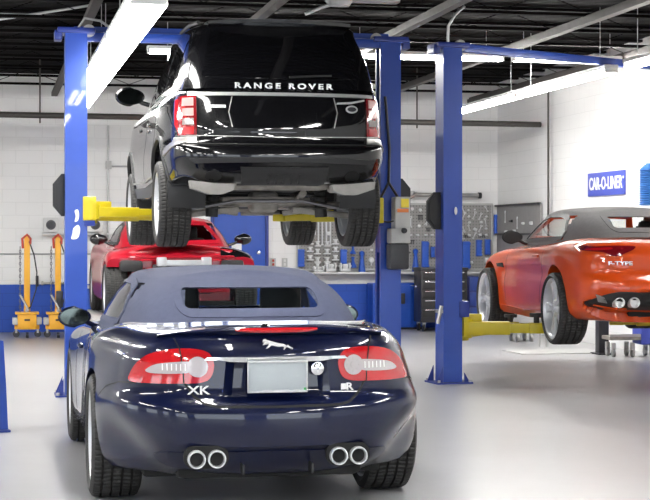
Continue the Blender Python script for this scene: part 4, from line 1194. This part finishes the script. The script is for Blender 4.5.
for px, n in ((50.5, 'left of the left lift post'), (94.5, 'right of the left lift post')):
    X, Z = on_back(px, 225, YB)
    r = empty('wall_fan_box', (X, YB-.10, Z-.11), 0, 'white wall box with a round grill, '+n, 'wall box')
    MB().box((0, 0, .11), (.23, .19, .22), bev=.012).build('housing', 'white_plastic', r)
    mb = MB().lathe([(0, -.012), (.03, -.012), (.04, -.02), (.065, -.02), (.075, 0), (.0, 0)], c=(0, -.097, .11), axis='Y', n=24)
    mb.build('round_grill', 'grey_plastic', r)
X0, Z0 = on_back(42, 233, YB); X1, _ = on_back(112, 233, YB)
tag(MB().box(((X0+X1)/2, YB-.12, Z0-.015), (X1-X0, .24, .025), bev=.004).build('wall_shelf', 'white_plastic'), 'white wall shelf under the two white grill boxes', 'shelf')
X0, Z0 = on_back(41, 283, YB); X1, _ = on_back(64, 283, YB)
mb = MB().cyl((X0, YB-.06, Z0), (X1+.3, YB-.06, Z0), .018, n=10); mb.box((X0+.02, YB-.03, Z0), (.03, .06, .06)); mb.box((X1+.2, YB-.03, Z0), (.03, .06, .06))
tag(mb.build('wall_rail', 'steel'), 'short steel rail on the back wall between the two yellow towers', 'rail')
X, Z = on_back(37, 281, YB)
tag(MB().box((X, YB-.05, Z), (.045, .07, .17), bev=.012).build('wall_hook', 'tool_dark'), 'black hook block on the wall just right of the left yellow tower', 'hook')
# blue bench end left of the red car
X, Z = on_back(96, 300, 24.9)
r = empty('steel_bench', (X, 24.9, 0), 0, 'blue steel bench with pale top edge between left lift post and red car', 'bench')
MB().box((0, 0, .72), (.52, .5, .035), bev=.005).build('bench_top', 'white_plastic', r)
MB().box((0, .02, .40), (.46, .40, .60), bev=.01).build('bench_body', 'tool_blue', r)
for sx in (-1, 1):
    for sy in (-1, 1): MB().box((sx*.2, sy*.18, .05), (.04, .04, .10)).build('leg', 'tool_dark', r)

# yellow pulling towers
def tower(px, label):
    a, b = ray(px); d = 24.1
    r = empty('pulling_tower', (a*d, b*d, 0), 0, label, 'pulling tower', 'yellow pulling towers')
    MB().box((0, 0, .23), (.27, .30, .22), bev=.02).build('base_box', 'tower_yellow', r)
    MB().box((0, 0, .355), (.34, .34, .03), bev=.006).build('base_shelf', 'tower_yellow', r)
    MB().box((0, 0, .15), (.36, .10, .06), bev=.01).build('axle_beam', 'tower_yellow', r)
    MB().box((0, -.156, .26), (.08, .01, .025)).build('slot', 'tool_dark', r)
    MB().box((0, 0, .93), (.085, .085, 1.12), bev=.006).build('mast', 'tower_yellow', r)
    MB().lathe([(0, 0), (.05, 0), (.05, .04), (.03, .10), (0, .11)], c=(0, 0, .37), n=16).build('collar', 'steel', r)
    MB().tube([(-.06, -.05, 1.30), (-.07, -.06, 1.44), (0, -.06, 1.50), (.05, -.05, 1.44), (.045, -.05, 1.36)], .018).build('hook', 'hook_red', r, 50)
    mb = MB()
    for k in range(22):
        z = 1.30-.045*k
        mb.tube([(-.10+.012*math.cos(t)*(k % 2), -.05+.012*math.cos(t)*((k+1) % 2), z+.026*math.sin(t)) for t in [2*PI*i/8 for i in range(8)]], .006, n=5, closed=True)
    mb.build('chain', 'dark_alloy', r, 50)
    MB().tube([(.03, -.05, 1.40), (.10, -.06, 1.2), (.14, -.06, .95), (.13, -.05, .7), (.05, -.08, .45), (.0, -.1, .40)], .010).build('hose', 'tool_dark', r, 50)
    MB().tube([(-.10, -.06, .62), (-.03, -.1, .50), (.02, -.12, .40)], .016).build('ram', 'steel', r, 50)
    for s in (-1, 1):
        c = MB().cyl((s*.155, -.02, .05), (s*.155, .02, .05), .05, n=18)
        c = c.build('caster', 'tool_dark', r, 40); 
        MB().box((s*.155, 0, .10), (.03, .06, .07)).build('caster_fork', 'steel', r)
        MB().box((s*.165, 0, .24), (.09, .20, .10), bev=.01).build('side_tray', 'grey_box', r)
    c = MB().cyl((-.02, -.14, .04), (.02, -.14, .04), .04, n=18).build('caster', 'tool_dark', r, 40)
    return r
tower(27, 'yellow pulling tower at the left, fully visible, with a red hook on top')
t2 = tower(58, 'yellow pulling tower partly hidden by the left lift post')
m = MB().box((.02, -.05, .56), (.10, .09, .24), bev=.01); m.build('ram_sleeve', 'tool_dark', t2)

# blue door and white strip with sockets
x0, _ = on_back(214, 250, YB); x1, _ = on_back(264.5, 250, YB)
_, zt = on_back(240, 212, YB)
d1 = struct(MB().box(((x0+x1)/2, YB-.03, zt/2), (x1-x0, .06, zt), bev=.004).build('door_1', 'door_blue'))
mb = MB()
for sx in (x0-.03, x1+.03): mb.box((sx, YB-.035, zt/2), (.05, .07, zt+.05))
mb.box(((x0+x1)/2, YB-.035, zt+.025), (x1-x0+.11, .07, .05))
f = mb.build('door_frame', 'lift_blue_dark', d1)
hx, hz = on_back(257.5, 252.5, YB)
m = MB().lathe([(0, -.06), (.03, -.055), (.036, -.035), (.02, -.02), (.02, 0), (0, 0)], c=(hx, YB-.06, hz), axis='Y', n=18); m.build('door_handle', 'chrome', d1, 40)
sx, sz = on_back(236, 247, YB)
MB().box((sx, YB-.064, sz), (.16, .006, .10)).build('door_notice', 'label_white', d1)
mb = MB()
for px, n in ((273, 'left of the pair beside the blue door'), (284.5, 'right of the pair beside the blue door')):
    X, Z = on_back(px, 262.5, YB)
    r = empty('wall_socket', (X, YB-.012, Z), 0, 'steel wall socket, '+n, 'socket')
    MB().box((0, 0, 0), (.09, .022, .14), bev=.006).build('cover_plate', 'grey_box', r)
    m = MB()
    for dz in (-.03, .03): m.box((0, -.013, dz), (.035, .006, .04), bev=.003)
    m.build('outlet', 'hook_red' if px < 280 else 'white_plastic', r)

# pegboards
def pegmat():
    m = mat('pegboard', (.27, .265, .26), .6)
    nt = m.node_tree; b = nt.nodes['Principled BSDF']
    tc = nt.nodes.new('ShaderNodeTexCoord'); mp = nt.nodes.new('ShaderNodeVectorMath'); mp.operation = 'SCALE'; mp.inputs['Scale'].default_value = 20
    fr = nt.nodes.new('ShaderNodeVectorMath'); fr.operation = 'FRACTION'; sb = nt.nodes.new('ShaderNodeVectorMath'); sb.operation = 'SUBTRACT'; sb.inputs[1].default_value = (.5, .5, .5)
    ml = nt.nodes.new('ShaderNodeVectorMath'); ml.operation = 'MULTIPLY'; ml.inputs[1].default_value = (1, 0, 1)
    ln = nt.nodes.new('ShaderNodeVectorMath'); ln.operation = 'LENGTH'; lt = nt.nodes.new('ShaderNodeMath'); lt.operation = 'LESS_THAN'; lt.inputs[1].default_value = .17
    nt.links.new(tc.outputs['Object'], mp.inputs[0]); nt.links.new(mp.outputs[0], fr.inputs[0]); nt.links.new(fr.outputs[0], sb.inputs[0]); nt.links.new(sb.outputs[0], ml.inputs[0])
    nt.links.new(ml.outputs[0], ln.inputs[0]); nt.links.new(ln.outputs['Value'], lt.inputs[0])
    mixn = nt.nodes.new('ShaderNodeMix'); mixn.data_type = 'RGBA'; mixn.inputs[6].default_value = (.30, .295, .285, 1); mixn.inputs[7].default_value = (.10, .10, .10, 1)
    nt.links.new(lt.outputs[0], mixn.inputs[0]); nt.links.new(mixn.outputs[2], b.inputs['Base Color'])
pegmat()
def pegboard(px0, px1, py0, py1, label):
    x0, z1 = on_back(px0, py0, YB); x1, _ = on_back(px1, py0, YB); _, z0 = on_back((px0+px1)/2, py1, YB)
    r = empty('tool_board', ((x0+x1)/2, YB-.03, z0), 0, label, 'tool board')
    w = x1-x0; h = z1-z0
    MB().box((0, 0, h/2), (w, .03, h)).build('panel', 'pegboard', r)
    mb = MB(); mb.box((0, -.01, h), (w+.02, .05, .03)); mb.box((0, -.01, 0), (w+.02, .05, .03)); mb.box((-w/2, -.01, h/2), (.03, .05, h)); mb.box((w/2, -.01, h/2), (.03, .05, h))
    mb.build('board_frame', 'grey_box', r)
pegboard(297.5, 399.5, 204, 269.5, 'grey clamp board with white clamps behind the raised tires')
pegboard(403, 491, 204, 269.5, 'grey blue-case board seen either side of the middle post')
# the board that turns the corner onto the right wall
ya, _ = on_side(499.5, 204, XR); yb2, _ = on_side(543, 204, XR)
r = empty('tool_board', (XR-.03, (ya+yb2)/2, .92), 0, 'grey pegboard on the right wall above the front of the orange car', 'tool board')
m = MB().box((0, 0, .53), (.03, abs(ya-yb2), 1.06)).build('panel', 'peg_grey', r)
mb = MB()
for k in range(2): mb.box((-.03, 0, .72-.13*k if k else 1.05), (.05, abs(ya-yb2), .03))
mb.build('shelf_rail', 'tool_dark', r)
x0, z1 = on_back(297, 272, YB); x1, _ = on_back(497, 272, YB)
tag(MB().box(((x0+x1)/2, YB-.14, .895), (x1-x0, .28, .03), bev=.004).build('tool_ledge', 'white_plastic'), 'long white ledge under the pegboards holding silver clamps', 'ledge')
tag(MB().box(((x0+x1)/2, YB-.012, .80), (x1-x0, .02, .17)).build('ledge_panel', 'white_plastic'), 'white panel strip between the tool ledge and the blue wall', 'panel')

# ---- tools: one of each kind, then copies
YT = YB-.048
def tproto(kind):
    mb = MB(); mi = 'tool_white'
    if kind == 'clamp':
        mb.box((0, 0, -.045), (.14, .05, .03), bev=.006); mb.box((0, 0, 0), (.055, .045, .10), bev=.006); mb.box((0, 0, .055), (.10, .05, .028), bev=.006); mb.cyl((0, -.03, 0), (0, -.06, 0), .014, n=8)
    elif kind == 'bar':
        mb.box((0, 0, 0), (.022, .022, .62), bev=.003); mb.cyl((0, 0, .33), (0, -.02, .33), .02, n=10); mb.box((0, 0, -.31), (.04, .02, .03))
    elif kind == 'wrench':
        mb.box((0, 0, 0), (.016, .012, .13), bev=.002); mb.lathe([(.012, -.006), (.024, -.006), (.024, .006), (.012, .006)], c=(0, 0, .075), axis='Y', n=14, closed=True)
        mb.box((-.012, 0, -.078), (.012, .012, .03)); mb.box((.012, 0, -.078), (.012, .012, .03))
    elif kind == 'block':
        mb.box((0, 0, 0), (.06, .04, .06), bev=.006); mb.cyl((0, -.02, 0), (0, -.03, 0), .016, n=12)
    elif kind == 'holder':
        mi = 'tool_blue'; mb.box((0, 0, 0), (.12, .06, .34), bev=.008); mb.box((0, -.034, .14), (.13, .02, .03), bev=.003); mb.box((0, -.034, -.14), (.13, .02, .03), bev=.003)
    elif kind == 'tower':
        mi = 'tool_blue'; mb.lathe([(0, -.26), (.065, -.26), (.062, -.22), (.035, .02), (.03, .10), (.045, .14), (.045, .19), (.02, .21), (0, .22)], n=16)
    elif kind == 'bell':
        mi = 'tool_blue'; mb.lathe([(0, -.09), (.06, -.09), (.055, -.05), (.025, 0), (.02, .05), (.035, .08), (0, .09)], n=16)
    elif kind == 'gauge':
        mb.lathe([(0, -.02), (.034, -.02), (.045, -.012), (.045, .01), (0, .01)], axis='Y', n=20); mb.cyl((0, 0, -.04), (0, 0, -.09), .012, n=8)
    elif kind == 'hook':
        mi = 'tool_dark'
        for k in range(4): mb.cyl((-.045+.03*k, 0, .03), (-.045+.03*k, -.01, -.045), .008, n=6)
        mb.box((0, 0, .035), (.13, .02, .014))
    elif kind == 'socket':
        mb.cyl((0, 0, 0), (0, -.04, 0), .018, n=10); mb.cyl((0, 0, 0), (0, -.012, 0), .028, n=6)
    elif kind == 'handle':
        mi = 'tool_dark'; mb.cyl((-.05, -.01, 0), (.05, -.01, 0), .016, n=10); mb.box((.03, 0, 0), (.02, .03, .04))
    elif kind == 'vise':
        mb.box((0, 0, .03), (.20, .10, .05), bev=.01); mb.box((0, 0, .09), (.10, .08, .09), bev=.015); mb.box((-.09, 0, .10), (.04, .09, .10), bev=.01); mb.box((.09, 0, .10), (.04, .09, .10), bev=.01)
        mb.cyl((-.13, 0, .10), (.13, 0, .10), .016, n=10); mb.cyl((0, -.05, .09), (0, -.08, .09), .022, n=10)
    return mb, mi
NM = {'clamp': 'pulling_clamp', 'bar': 'pull_rod', 'wrench': 'wrench', 'block': 'clamp_block', 'holder': 'blue_tool_case', 'tower': 'flared_stand', 'bell': 'bell_adapter', 'gauge': 'dial_gauge', 'hook': 'peg_hook', 'socket': 'socket_adapter', 'handle': 'grip_tool', 'vise': 'bench_clamp'}
CT = {'clamp': 'clamp', 'bar': 'rod', 'wrench': 'wrench', 'block': 'clamp', 'holder': 'tool case', 'tower': 'stand', 'bell': 'adapter', 'gauge': 'gauge', 'hook': 'hook', 'socket': 'socket', 'handle': 'handle', 'vise': 'clamp'}
TP = {}
def tool(kind, px, py, label, group, s=(1, 1, 1), rot=0., Y=YT, mt=None):
    x, z = on_back(px, py, Y)
    if kind not in TP:
        mb, mi = tproto(kind); me = mb.mesh(kind); TP[kind] = me
        o = link(NM[kind], me, mi, None, 35)
    else:
        o = bpy.data.objects.new(NM[kind], TP[kind]); COL.objects.link(o)
    mxy = max(v.co.y for v in TP[kind].vertices)*s[1]
    o.location = (x, YB-.058-mxy, z); o.rotation_euler = (0, rot, 0); o.scale = s
    return tag(o, label, CT[kind], group)
G1 = 'white clamps on the clamp board'
OR = ['first', 'second', 'third', 'fourth']
for i, (y_, xs) in enumerate(((242, (309.6, 317, 326.6, 335)), (249.6, (309.6, 317, 326.6, 335)), (258, (309.6, 317, 326.6, 335)), (263.5, (309.6+1, 317, 326.6, 335)))):
    for j, x_ in enumerate(xs):
        if i == 3 and j in (0, 3): continue
        yy = y_+(2.2 if j in (1, 2) else 0) if i < 3 else 263.8+0
        if i == 3: yy = 265.5
        tool('clamp', x_, yy, 'white pulling clamp on the clamp board, %s row down, %s from left' % (OR[i], OR[j]), G1, (.78, 1, .66))
for j, x_ in enumerate((318, 322, 326, 330)):
    tool('bar', x_, 229, 'long white rod between the raised tires, %s from the left' % OR[j], 'white rods on the clamp board', (1, 1, .8))
for n, (x_, y_) in {'upper left': (313.5, 226), 'lower left': (313.5, 233), 'right': (327.5, 233.5)}.items():
    tool('block', x_, y_, 'small pale clamp block on the clamp board, the %s one' % n, 'clamp blocks on the clamp board')
for n, x_, y_, s in (('left of the white clamps', 300.6, 258, (.82, 1, .82)), ('right of the white clamps', 343, 258, (.82, 1, .82))):
    tool('holder', x_, y_, 'flat blue tool case on the clamp board '+n, 'blue tool cases', s)
tool('bell', 352, 250, 'upper small blue bell-shaped adapter on the clamp board', 'blue bell adapters', (.8, 1, .7))
tool('bell', 352, 262, 'lower blue bell-shaped adapter on the clamp board', 'blue bell adapters')
tool('tower', 361, 260.5, 'tall flared blue stand hung on the clamp board', 'flared blue stands', (.9, .9, .72))
tool('gauge', 371, 260, 'round white dial gauge left of the right post of the first lift', None)
for n, x_, y_ in (('upper', 371, 250), ('lower', 371.5, 243), ('top', 372, 236)):
    tool('block', x_, y_, 'small white clamp block above the dial gauge, the %s one' % n, 'clamp blocks on the clamp board', (.8, 1, .6))
# right of the lift post
tool('tower', 414.5, 259, 'tall flared blue stand behind the power unit', 'flared blue stands', (.9, .9, .78))
for n, x_, y_, s in (('wide one left of the middle post', 424.4, 255, (.9, 1, 1.3)), ('narrow one beside the middle post', 432, 252, (.5, 1, .5)), ('one just right of the middle post', 465.4, 255, (1, 1, 1.3)),
                     ('left one of the small pair', 478, 248, (.72, 1, .78)), ('right one of the small pair', 486.6, 247, (.72, 1, .74)), ('highest one near the room corner', 495.2, 224.5, (.5, 1, .95))):
    tool('holder', x_, y_, 'flat blue tool case on the blue-case board, '+n, 'blue tool cases', s)
tool('handle', 407.5, 252.5, 'black grip hanging left of the flared blue stand by the power unit', None, (.6, 1, .8))
rnd = random.Random(3)
k = 0
spots = [(408, 209), (412, 209), (420, 210), (410.5, 222), (427.5, 220), (419, 226), (410, 235), (417, 235), (425.5, 235), (431.5, 235)]
wds = ['topmost left', 'topmost middle', 'topmost right', 'tall one left', 'tall one near the middle post', 'ring shaped', 'bottom row first', 'bottom row second', 'bottom row third', 'bottom row fourth']
for (x_, y_), w_ in zip(spots, wds):
    kd = 'wrench' if 'tall' in w_ else 'socket' if ('top' in w_ or 'ring' in w_) else 'block'
    tool(kd, x_, y_, 'silver %s between the lift posts, %s' % (CT[kd], w_), 'silver tools between the lift posts', (1, 1, 1) if kd != 'block' else (.9, 1, .5), rot=R(25) if 'middle post' in w_ else 0)
tool('hook', 420, 217.5, 'row of four black pegs between the lift posts, upper one', 'black peg rows', (.7, 1, 1))
tool('hook', 410.5, 242, 'row of black pegs between the lift posts, lower one', 'black peg rows', (1, 1, .8))
tool('hook', 428, 229.5, 'row of black pegs left of the middle post', 'black peg rows', (.6, 1, .7))
n_ = 0
for i in range(5):
    for j in range(5):
        x_ = 463+5.7*j+rnd.uniform(-.6, .6); y_ = 209.5+6.4*i+rnd.uniform(-.8, .8)
        if rnd.random() < .12: continue
        kd = rnd.choice(['wrench', 'socket', 'block', 'wrench'])
        s = rnd.uniform(.6, 1.)
        n_ += 1
        tool(kd, x_, y_, 'silver %s right of the middle post, row %s from top, %s from left' % (CT[kd], ['one', 'two', 'three', 'four', 'five'][i], ['first', 'second', 'third', 'fourth', 'fifth'][j]), 'silver tools right of the middle post', (s, 1, s*.8), rot=rnd.uniform(-.5, .5))
tool('hook', 466, 236.3, 'row of black pegs right of the middle post, left one', 'black peg rows', (1, 1, .5))
tool('hook', 481, 236.3, 'row of black pegs right of the middle post, right one', 'black peg rows', (1, 1, .5))
tool('gauge', 471, 262.5, 'small round white gauge right of the middle post', None, (.6, 1, .6))
tool('block', 486, 260, 'dark grey clamp block beside the front of the orange car', 'silver tools right of the middle post', (1, 1, 1.4))
for j, (x_, n) in enumerate(((318.5, 'left'), (330.6, 'middle'), (345, 'right'))):
    x, z = on_back(x_, 278, YB-.19)
    if 'vise' not in TP:
        mb, mi = tproto('vise'); TP['vise'] = mb.mesh('vise'); o = link('bench_clamp', TP['vise'], mi, None, 35)
    else:
        o = bpy.data.objects.new('bench_clamp', TP['vise']); COL.objects.link(o)
    o.location = (x, YB-.19, .912); o.scale = (.8, 1, .95 if j else .6)
    tag(o, 'heavy silver bench clamp on the white ledge, %s one of three' % n, 'clamp', 'silver clamps on the ledge')
# things on the side board
for j, (px, py, kd, n) in enumerate(((506, 217, 'wrench', 'left'), (512, 221, 'handle', 'middle'), (518, 223, 'wrench', 'right'))):
    yy, zz = on_side(px, py, XR-.05)
    o = bpy.data.objects.new(NM[kd], TP[kd]); COL.objects.link(o); o.location = (XR-.065, yy, zz); o.rotation_euler = (0, 0, -PI/2)
    tag(o, '%s on the right wall board above the orange car, %s one' % (CT[kd], n), CT[kd])
for j, (px, py, s, n) in enumerate(((507, 206.5, .7, 'first'), (515, 206, 1., 'second'), (524, 205.5, .6, 'third'), (532, 205, .9, 'fourth'))):
    yy, zz = on_side(px, py, XR-.07)
    o = bpy.data.objects.new('clamp_block', TP['block']); COL.objects.link(o); o.location = (XR-.085, yy, 1.675 if j > 1 else 1.55); o.scale = (s, 1, s); o.rotation_euler = (0, 0, -PI/2)
    tag(o, 'small silver block on the shelf of the right wall board, %s from the corner' % n, 'block', 'blocks on the right wall board')
# swing bar above the boards
x0, z0 = on_back(413, 194.5, YB-.2); x1, z1 = on_back(480, 195.5, YB-.2)
r = empty('wall_boom', (x0, YB-.1, z0), 0, 'grey horizontal boom on a bracket above the pegboards', 'boom')
MB().cyl((0, -.1, 0), (x1-x0, -.1, z1-z0), .034, n=12).build('tube', 'steel', r)
MB().box((0, -.0, 0), (.06, .20, .12), bev=.01).build('bracket', 'grey_box', r)
MB().cyl((0, -.1, -.02), (-.12, -.1, -.12), .02, n=8).build('lever', 'tool_dark', r)
MB().cyl((x1-x0-.03, -.1, z1-z0), (x1-x0+.02, -.1, z1-z0), .05, n=12).build('end_cap', 'tool_dark', r)

# blue cabinet under the ledge
x0, _ = on_back(372, 300, 25.4); x1, _ = on_back(423.5, 300, 25.4)
r = empty('storage_cabinet', ((x0+x1)/2, 25.55, 0), 0, 'low blue cabinet with a black pull under the ledge between the posts', 'cabinet')
w = x1-x0
MB().box((0, .0, .385), (w, .40, .70), bev=.008).build('cabinet_body', 'door_blue', r)
MB().box((0, .02, .02), (w-.06, .34, .04)).build('plinth', 'tool_dark', r)
d = MB().box((0, -.208, .39), (w-.04, .016, .62), bev=.004).build('door', 'door_blue', r)
hx, hz = on_back(403, 298.5, 25.33)
MB().box((hx-(x0+x1)/2, -.225, hz), (.065, .03, .17), bev=.01).build('handle', 'tool_dark', d)
m = MB()
for k in range(3): m.cyl((.0, -.214, .18+.19*k), (.0, -.224, .18+.19*k), .01, n=8)
m.build('lock', 'steel', d)
# roller tool chest
x0, _ = on_back(421.5, 300, 24.7); x1, _ = on_back(468, 300, 24.7)
r = empty('tool_chest', ((x0+x1)/2, 24.95, 0), 0, 'black roller tool chest behind the middle lift post', 'tool chest')
w = x1-x0
MB().box((0, 0, .54), (w, .45, .80), bev=.012).build('cabinet_body', 'tool_dark', r)
MB().box((0, 0, .965), (w+.03, .48, .05), bev=.012).build('top', 'tool_dark', r)
for k in range(5):
    d = MB().box((.0, -.232, .87-.145*k), (w-.05, .016, .13), bev=.004).build('drawer', 'black_plastic', r)
    MB().box((0, -.248, .915-.145*k), (w-.12, .014, .016), bev=.003).build('drawer_handle', 'chrome', d)
MB().cyl((-w/2-.06, -.15, .70), (-w/2-.06, .15, .70), .014, n=8).build('side_handle', 'chrome', r)
for sx in (-1, 1):
    for sy in (-1, 1):
        c = MB().cyl((sx*(w/2-.06)-.018, sy*.16, .06), (sx*(w/2-.06)+.018, sy*.16, .06), .06, n=18).build('caster', 'rubber', r, 40)
        MB().box((sx*(w/2-.06), sy*.16, .12), (.05, .06, .05)).build('caster_fork', 'steel', c)
x0, _ = on_back(468.5, 300, 25.2); x1, _ = on_back(480.5, 300, 25.2)
r = empty('tool_cart', ((x0+x1)/2, 25.4, 0), 0, 'blue steel cabinet between the black tool chest and orange car', 'cabinet')
MB().box((0, 0, .45), (x1-x0, .42, .78), bev=.01).build('cabinet_body', 'lift_blue_dark', r)
for k in range(3): MB().box((0, -.218, .24+.24*k), (x1-x0-.03, .014, .21), bev=.004).build('drawer', 'lift_blue', r)
for s in (-1, 1): MB().box((s*.07, 0, .03), (.04, .3, .06)).build('foot', 'tool_dark', r)

# sign
ya, zt = on_side(588.6, 173.7, XR-.01); yb2, _ = on_side(625.4, 169.5, XR-.01); zb = 2.02
r = empty('wall_sign', (XR-.015, (ya+yb2)/2, zb), 0, 'blue wall sign with white lettering on the right wall', 'sign')
L = ya-yb2; H = zt-zb
MB().box((0, 0, H/2), (.02, L, H), bev=.003).build('sign_board', 'sign_blue', r)
MX = Matrix(((0, 0, -1, 0), (-1, 0, 0, 0), (0, 1, 0, 0), (0, 0, 0, 1)))
t = text_mb('CAR-O-LINER', .225, .003, bold=.004, sx=.78)
wd = max(v[0] for v in t.v)-min(v[0] for v in t.v)
t.v = [(x*(L*.90)/wd, y*1.05, z) for x, y, z in t.v]
t.xf(Matrix.Translation((-.013, 0, H*.50)) @ MX).build('lettering', 'label_white', r, 30)
t = text_mb('®', .05, .003).xf(Matrix.Translation((-.013, -L*.475, H*.70)) @ MX); t.build('lettering', 'label_white', r, 30)
# blue hose coil
yy, zz = on_side(651, 188, 7.93)
mb = MB()
for k in range(16): mb.lathe([(.13, -.012), (.15, 0), (.13, .012), (.115, 0)], c=(7.93, yy, 1.86+.028*k), n=28, closed=True)
for k in range(1, 5): mb.lathe([(.145-.02*k, -.01), (.15-.022*k, .01), (.11-.02*k, .01)], c=(7.93, yy, 1.86+.028*15+.018*k), n=28, closed=True)
r = empty('hose_coil', (0, 0, 0), 0, 'coiled blue air hose on the right wall at the right edge', 'hose')
mb.build('coil', 'hose_blue', r, 40)
MB().box((8.06, yy, 2.05), (.10, .08, .5), bev=.01).build('bracket', 'grey_box', r)
r.location = (7.93, yy, 1.84); sub(r)
# dolly, stand and casters below the orange car
a, b = ray(612); d = 20.2
r = empty('wheel_dolly', (a*d, b*d, 0), R(-4), 'grey rail dolly with blue end box on casters under the orange car', 'dolly')
MB().box((.12, 0, .23), (.40, .34, .045), bev=.008).build('rail', 'raw_steel', r); MB().box((.12, -.15, .265), (.40, .03, .03)).build('rail_edge', 'grey_box', r)
MB().box((.46, 0, .32), (.30, .36, .34), bev=.02).build('end_box', 'sign_blue', r)
for x_ in (-.02, .22, .46):
    c = MB().cyl((x_-.015, -.12, .055), (x_+.015, -.12, .055), .055, n=18).build('caster', 'steel', r, 40)
    MB().box((x_, -.12, .13), (.05, .06, .09), bev=.01).build('caster_fork', 'grey_box', c)
    c = MB().cyl((x_-.015, .12, .055), (x_+.015, .12, .055), .055, n=18).build('caster', 'steel', r, 40)
    MB().box((x_, .12, .13), (.05, .06, .09), bev=.01).build('caster_fork', 'grey_box', c)
a, b = ray(602); d = 20.6
r = empty('support_stand', (a*d, b*d, 0), 0, 'black upright support stand beneath the rear of the orange car', 'stand')
MB().box((0, 0, .24), (.13, .14, .46), bev=.01).build('column', 'tool_dark', r); MB().box((0, 0, .01), (.2, .3, .02)).build('foot', 'tool_dark', r); MB().box((0, 0, .49), (.16, .16, .04), bev=.01).build('saddle', 'rubber', r)
a, b = ray(521); d = 23.2
r = empty('mechanic_creeper', (a*d, b*d, 0), 0, 'small caster trolley on the floor below the front of the orange car', 'trolley')
MB().box((0, 0, .16), (.36, .4, .05), bev=.01).build('deck', 'tool_dark', r)
for s in (-1, 1):
    for q in (-1, 1):
        c = MB().cyl((s*.1-.015, q*.15, .05), (s*.1+.015, q*.15, .05), .05, n=18).build('caster', 'steel', r, 40)
        MB().box((s*.1, q*.15, .11), (.04, .05, .07)).build('caster_fork', 'grey_box', c)
a, b = ray(543); d = 22.0
r = empty('safety_stand', (a*d, b*d, 0), 0, 'thin two-legged metal stand beneath the side of the orange car', 'stand')
for s in (-1, 1): MB().tube([(s*.05, 0, 0), (s*.035, 0, .36)], .012).build('leg', 'steel', r, 50)
MB().box((0, 0, .37), (.12, .10, .03), bev=.005).build('saddle', 'steel', r)
# pale drip tray on floor
a, b = ray(555); d = 21.0
tag(MB().box((a*d, b*d, .006), (1.15, .8, .012), bev=.004).build('floor_mat', 'grey_box'), 'flat pale floor plate beneath the orange car', 'floor plate')

# hanging reel lamp at the very top
x, y, z = P(345, 1, 16.3)
r = empty('pendant_lamp', (x, y, 3.96), 0, 'white hanging lamp with a curved cable at the very top edge', 'lamp')
MB().tube([(-.40, 0, -.31), (-.24, 0, -.24), (-.10, 0, -.20), (.05, 0, -.19)], .016).build('cable', 'pendant_white', r, 50)
MB().box((.27, 0, -.13), (.56, .14, .10), bev=.02).build('housing', 'pendant_white', r)
MB().lathe([(0, -.16), (.10, -.155), (.14, -.10), (.12, .0), (0, .0)], c=(-.06, 0, -.07), n=20).build('shade', 'pendant_white', r, 50)
for s in (0, 1): MB().cyl((.10+.36*s, 0, -.10), (.10+.36*s, 0, .0), .006, n=6).build('hanger', 'conduit', r)

# ---------------------------------------------------------------- world, camera
w = bpy.data.worlds.new('World'); SC.world = w; w.use_nodes = True
w.node_tree.nodes['Background'].inputs['Color'].default_value = (.86, .93, 1, 1)
w.node_tree.nodes['Background'].inputs['Strength'].default_value = .9
cam = bpy.data.cameras.new('camera'); co = bpy.data.objects.new('camera', cam); COL.objects.link(co)
cam.sensor_width = 36; cam.lens = F*36/650; cam.clip_end = 200
co.location = (0, 0, CH); co.rotation_euler = (R(90), 0, -TH)
cam.shift_y = -(250-HZ)/650
SC.camera = co
SC.view_settings.view_transform = 'Standard'; SC.view_settings.look = 'None'; SC.view_settings.gamma = 1
SC.view_settings.exposure = 2.35
SC.cycles.use_denoising = True; SC.cycles.max_bounces = 8
SC.cycles.sample_clamp_indirect = 8
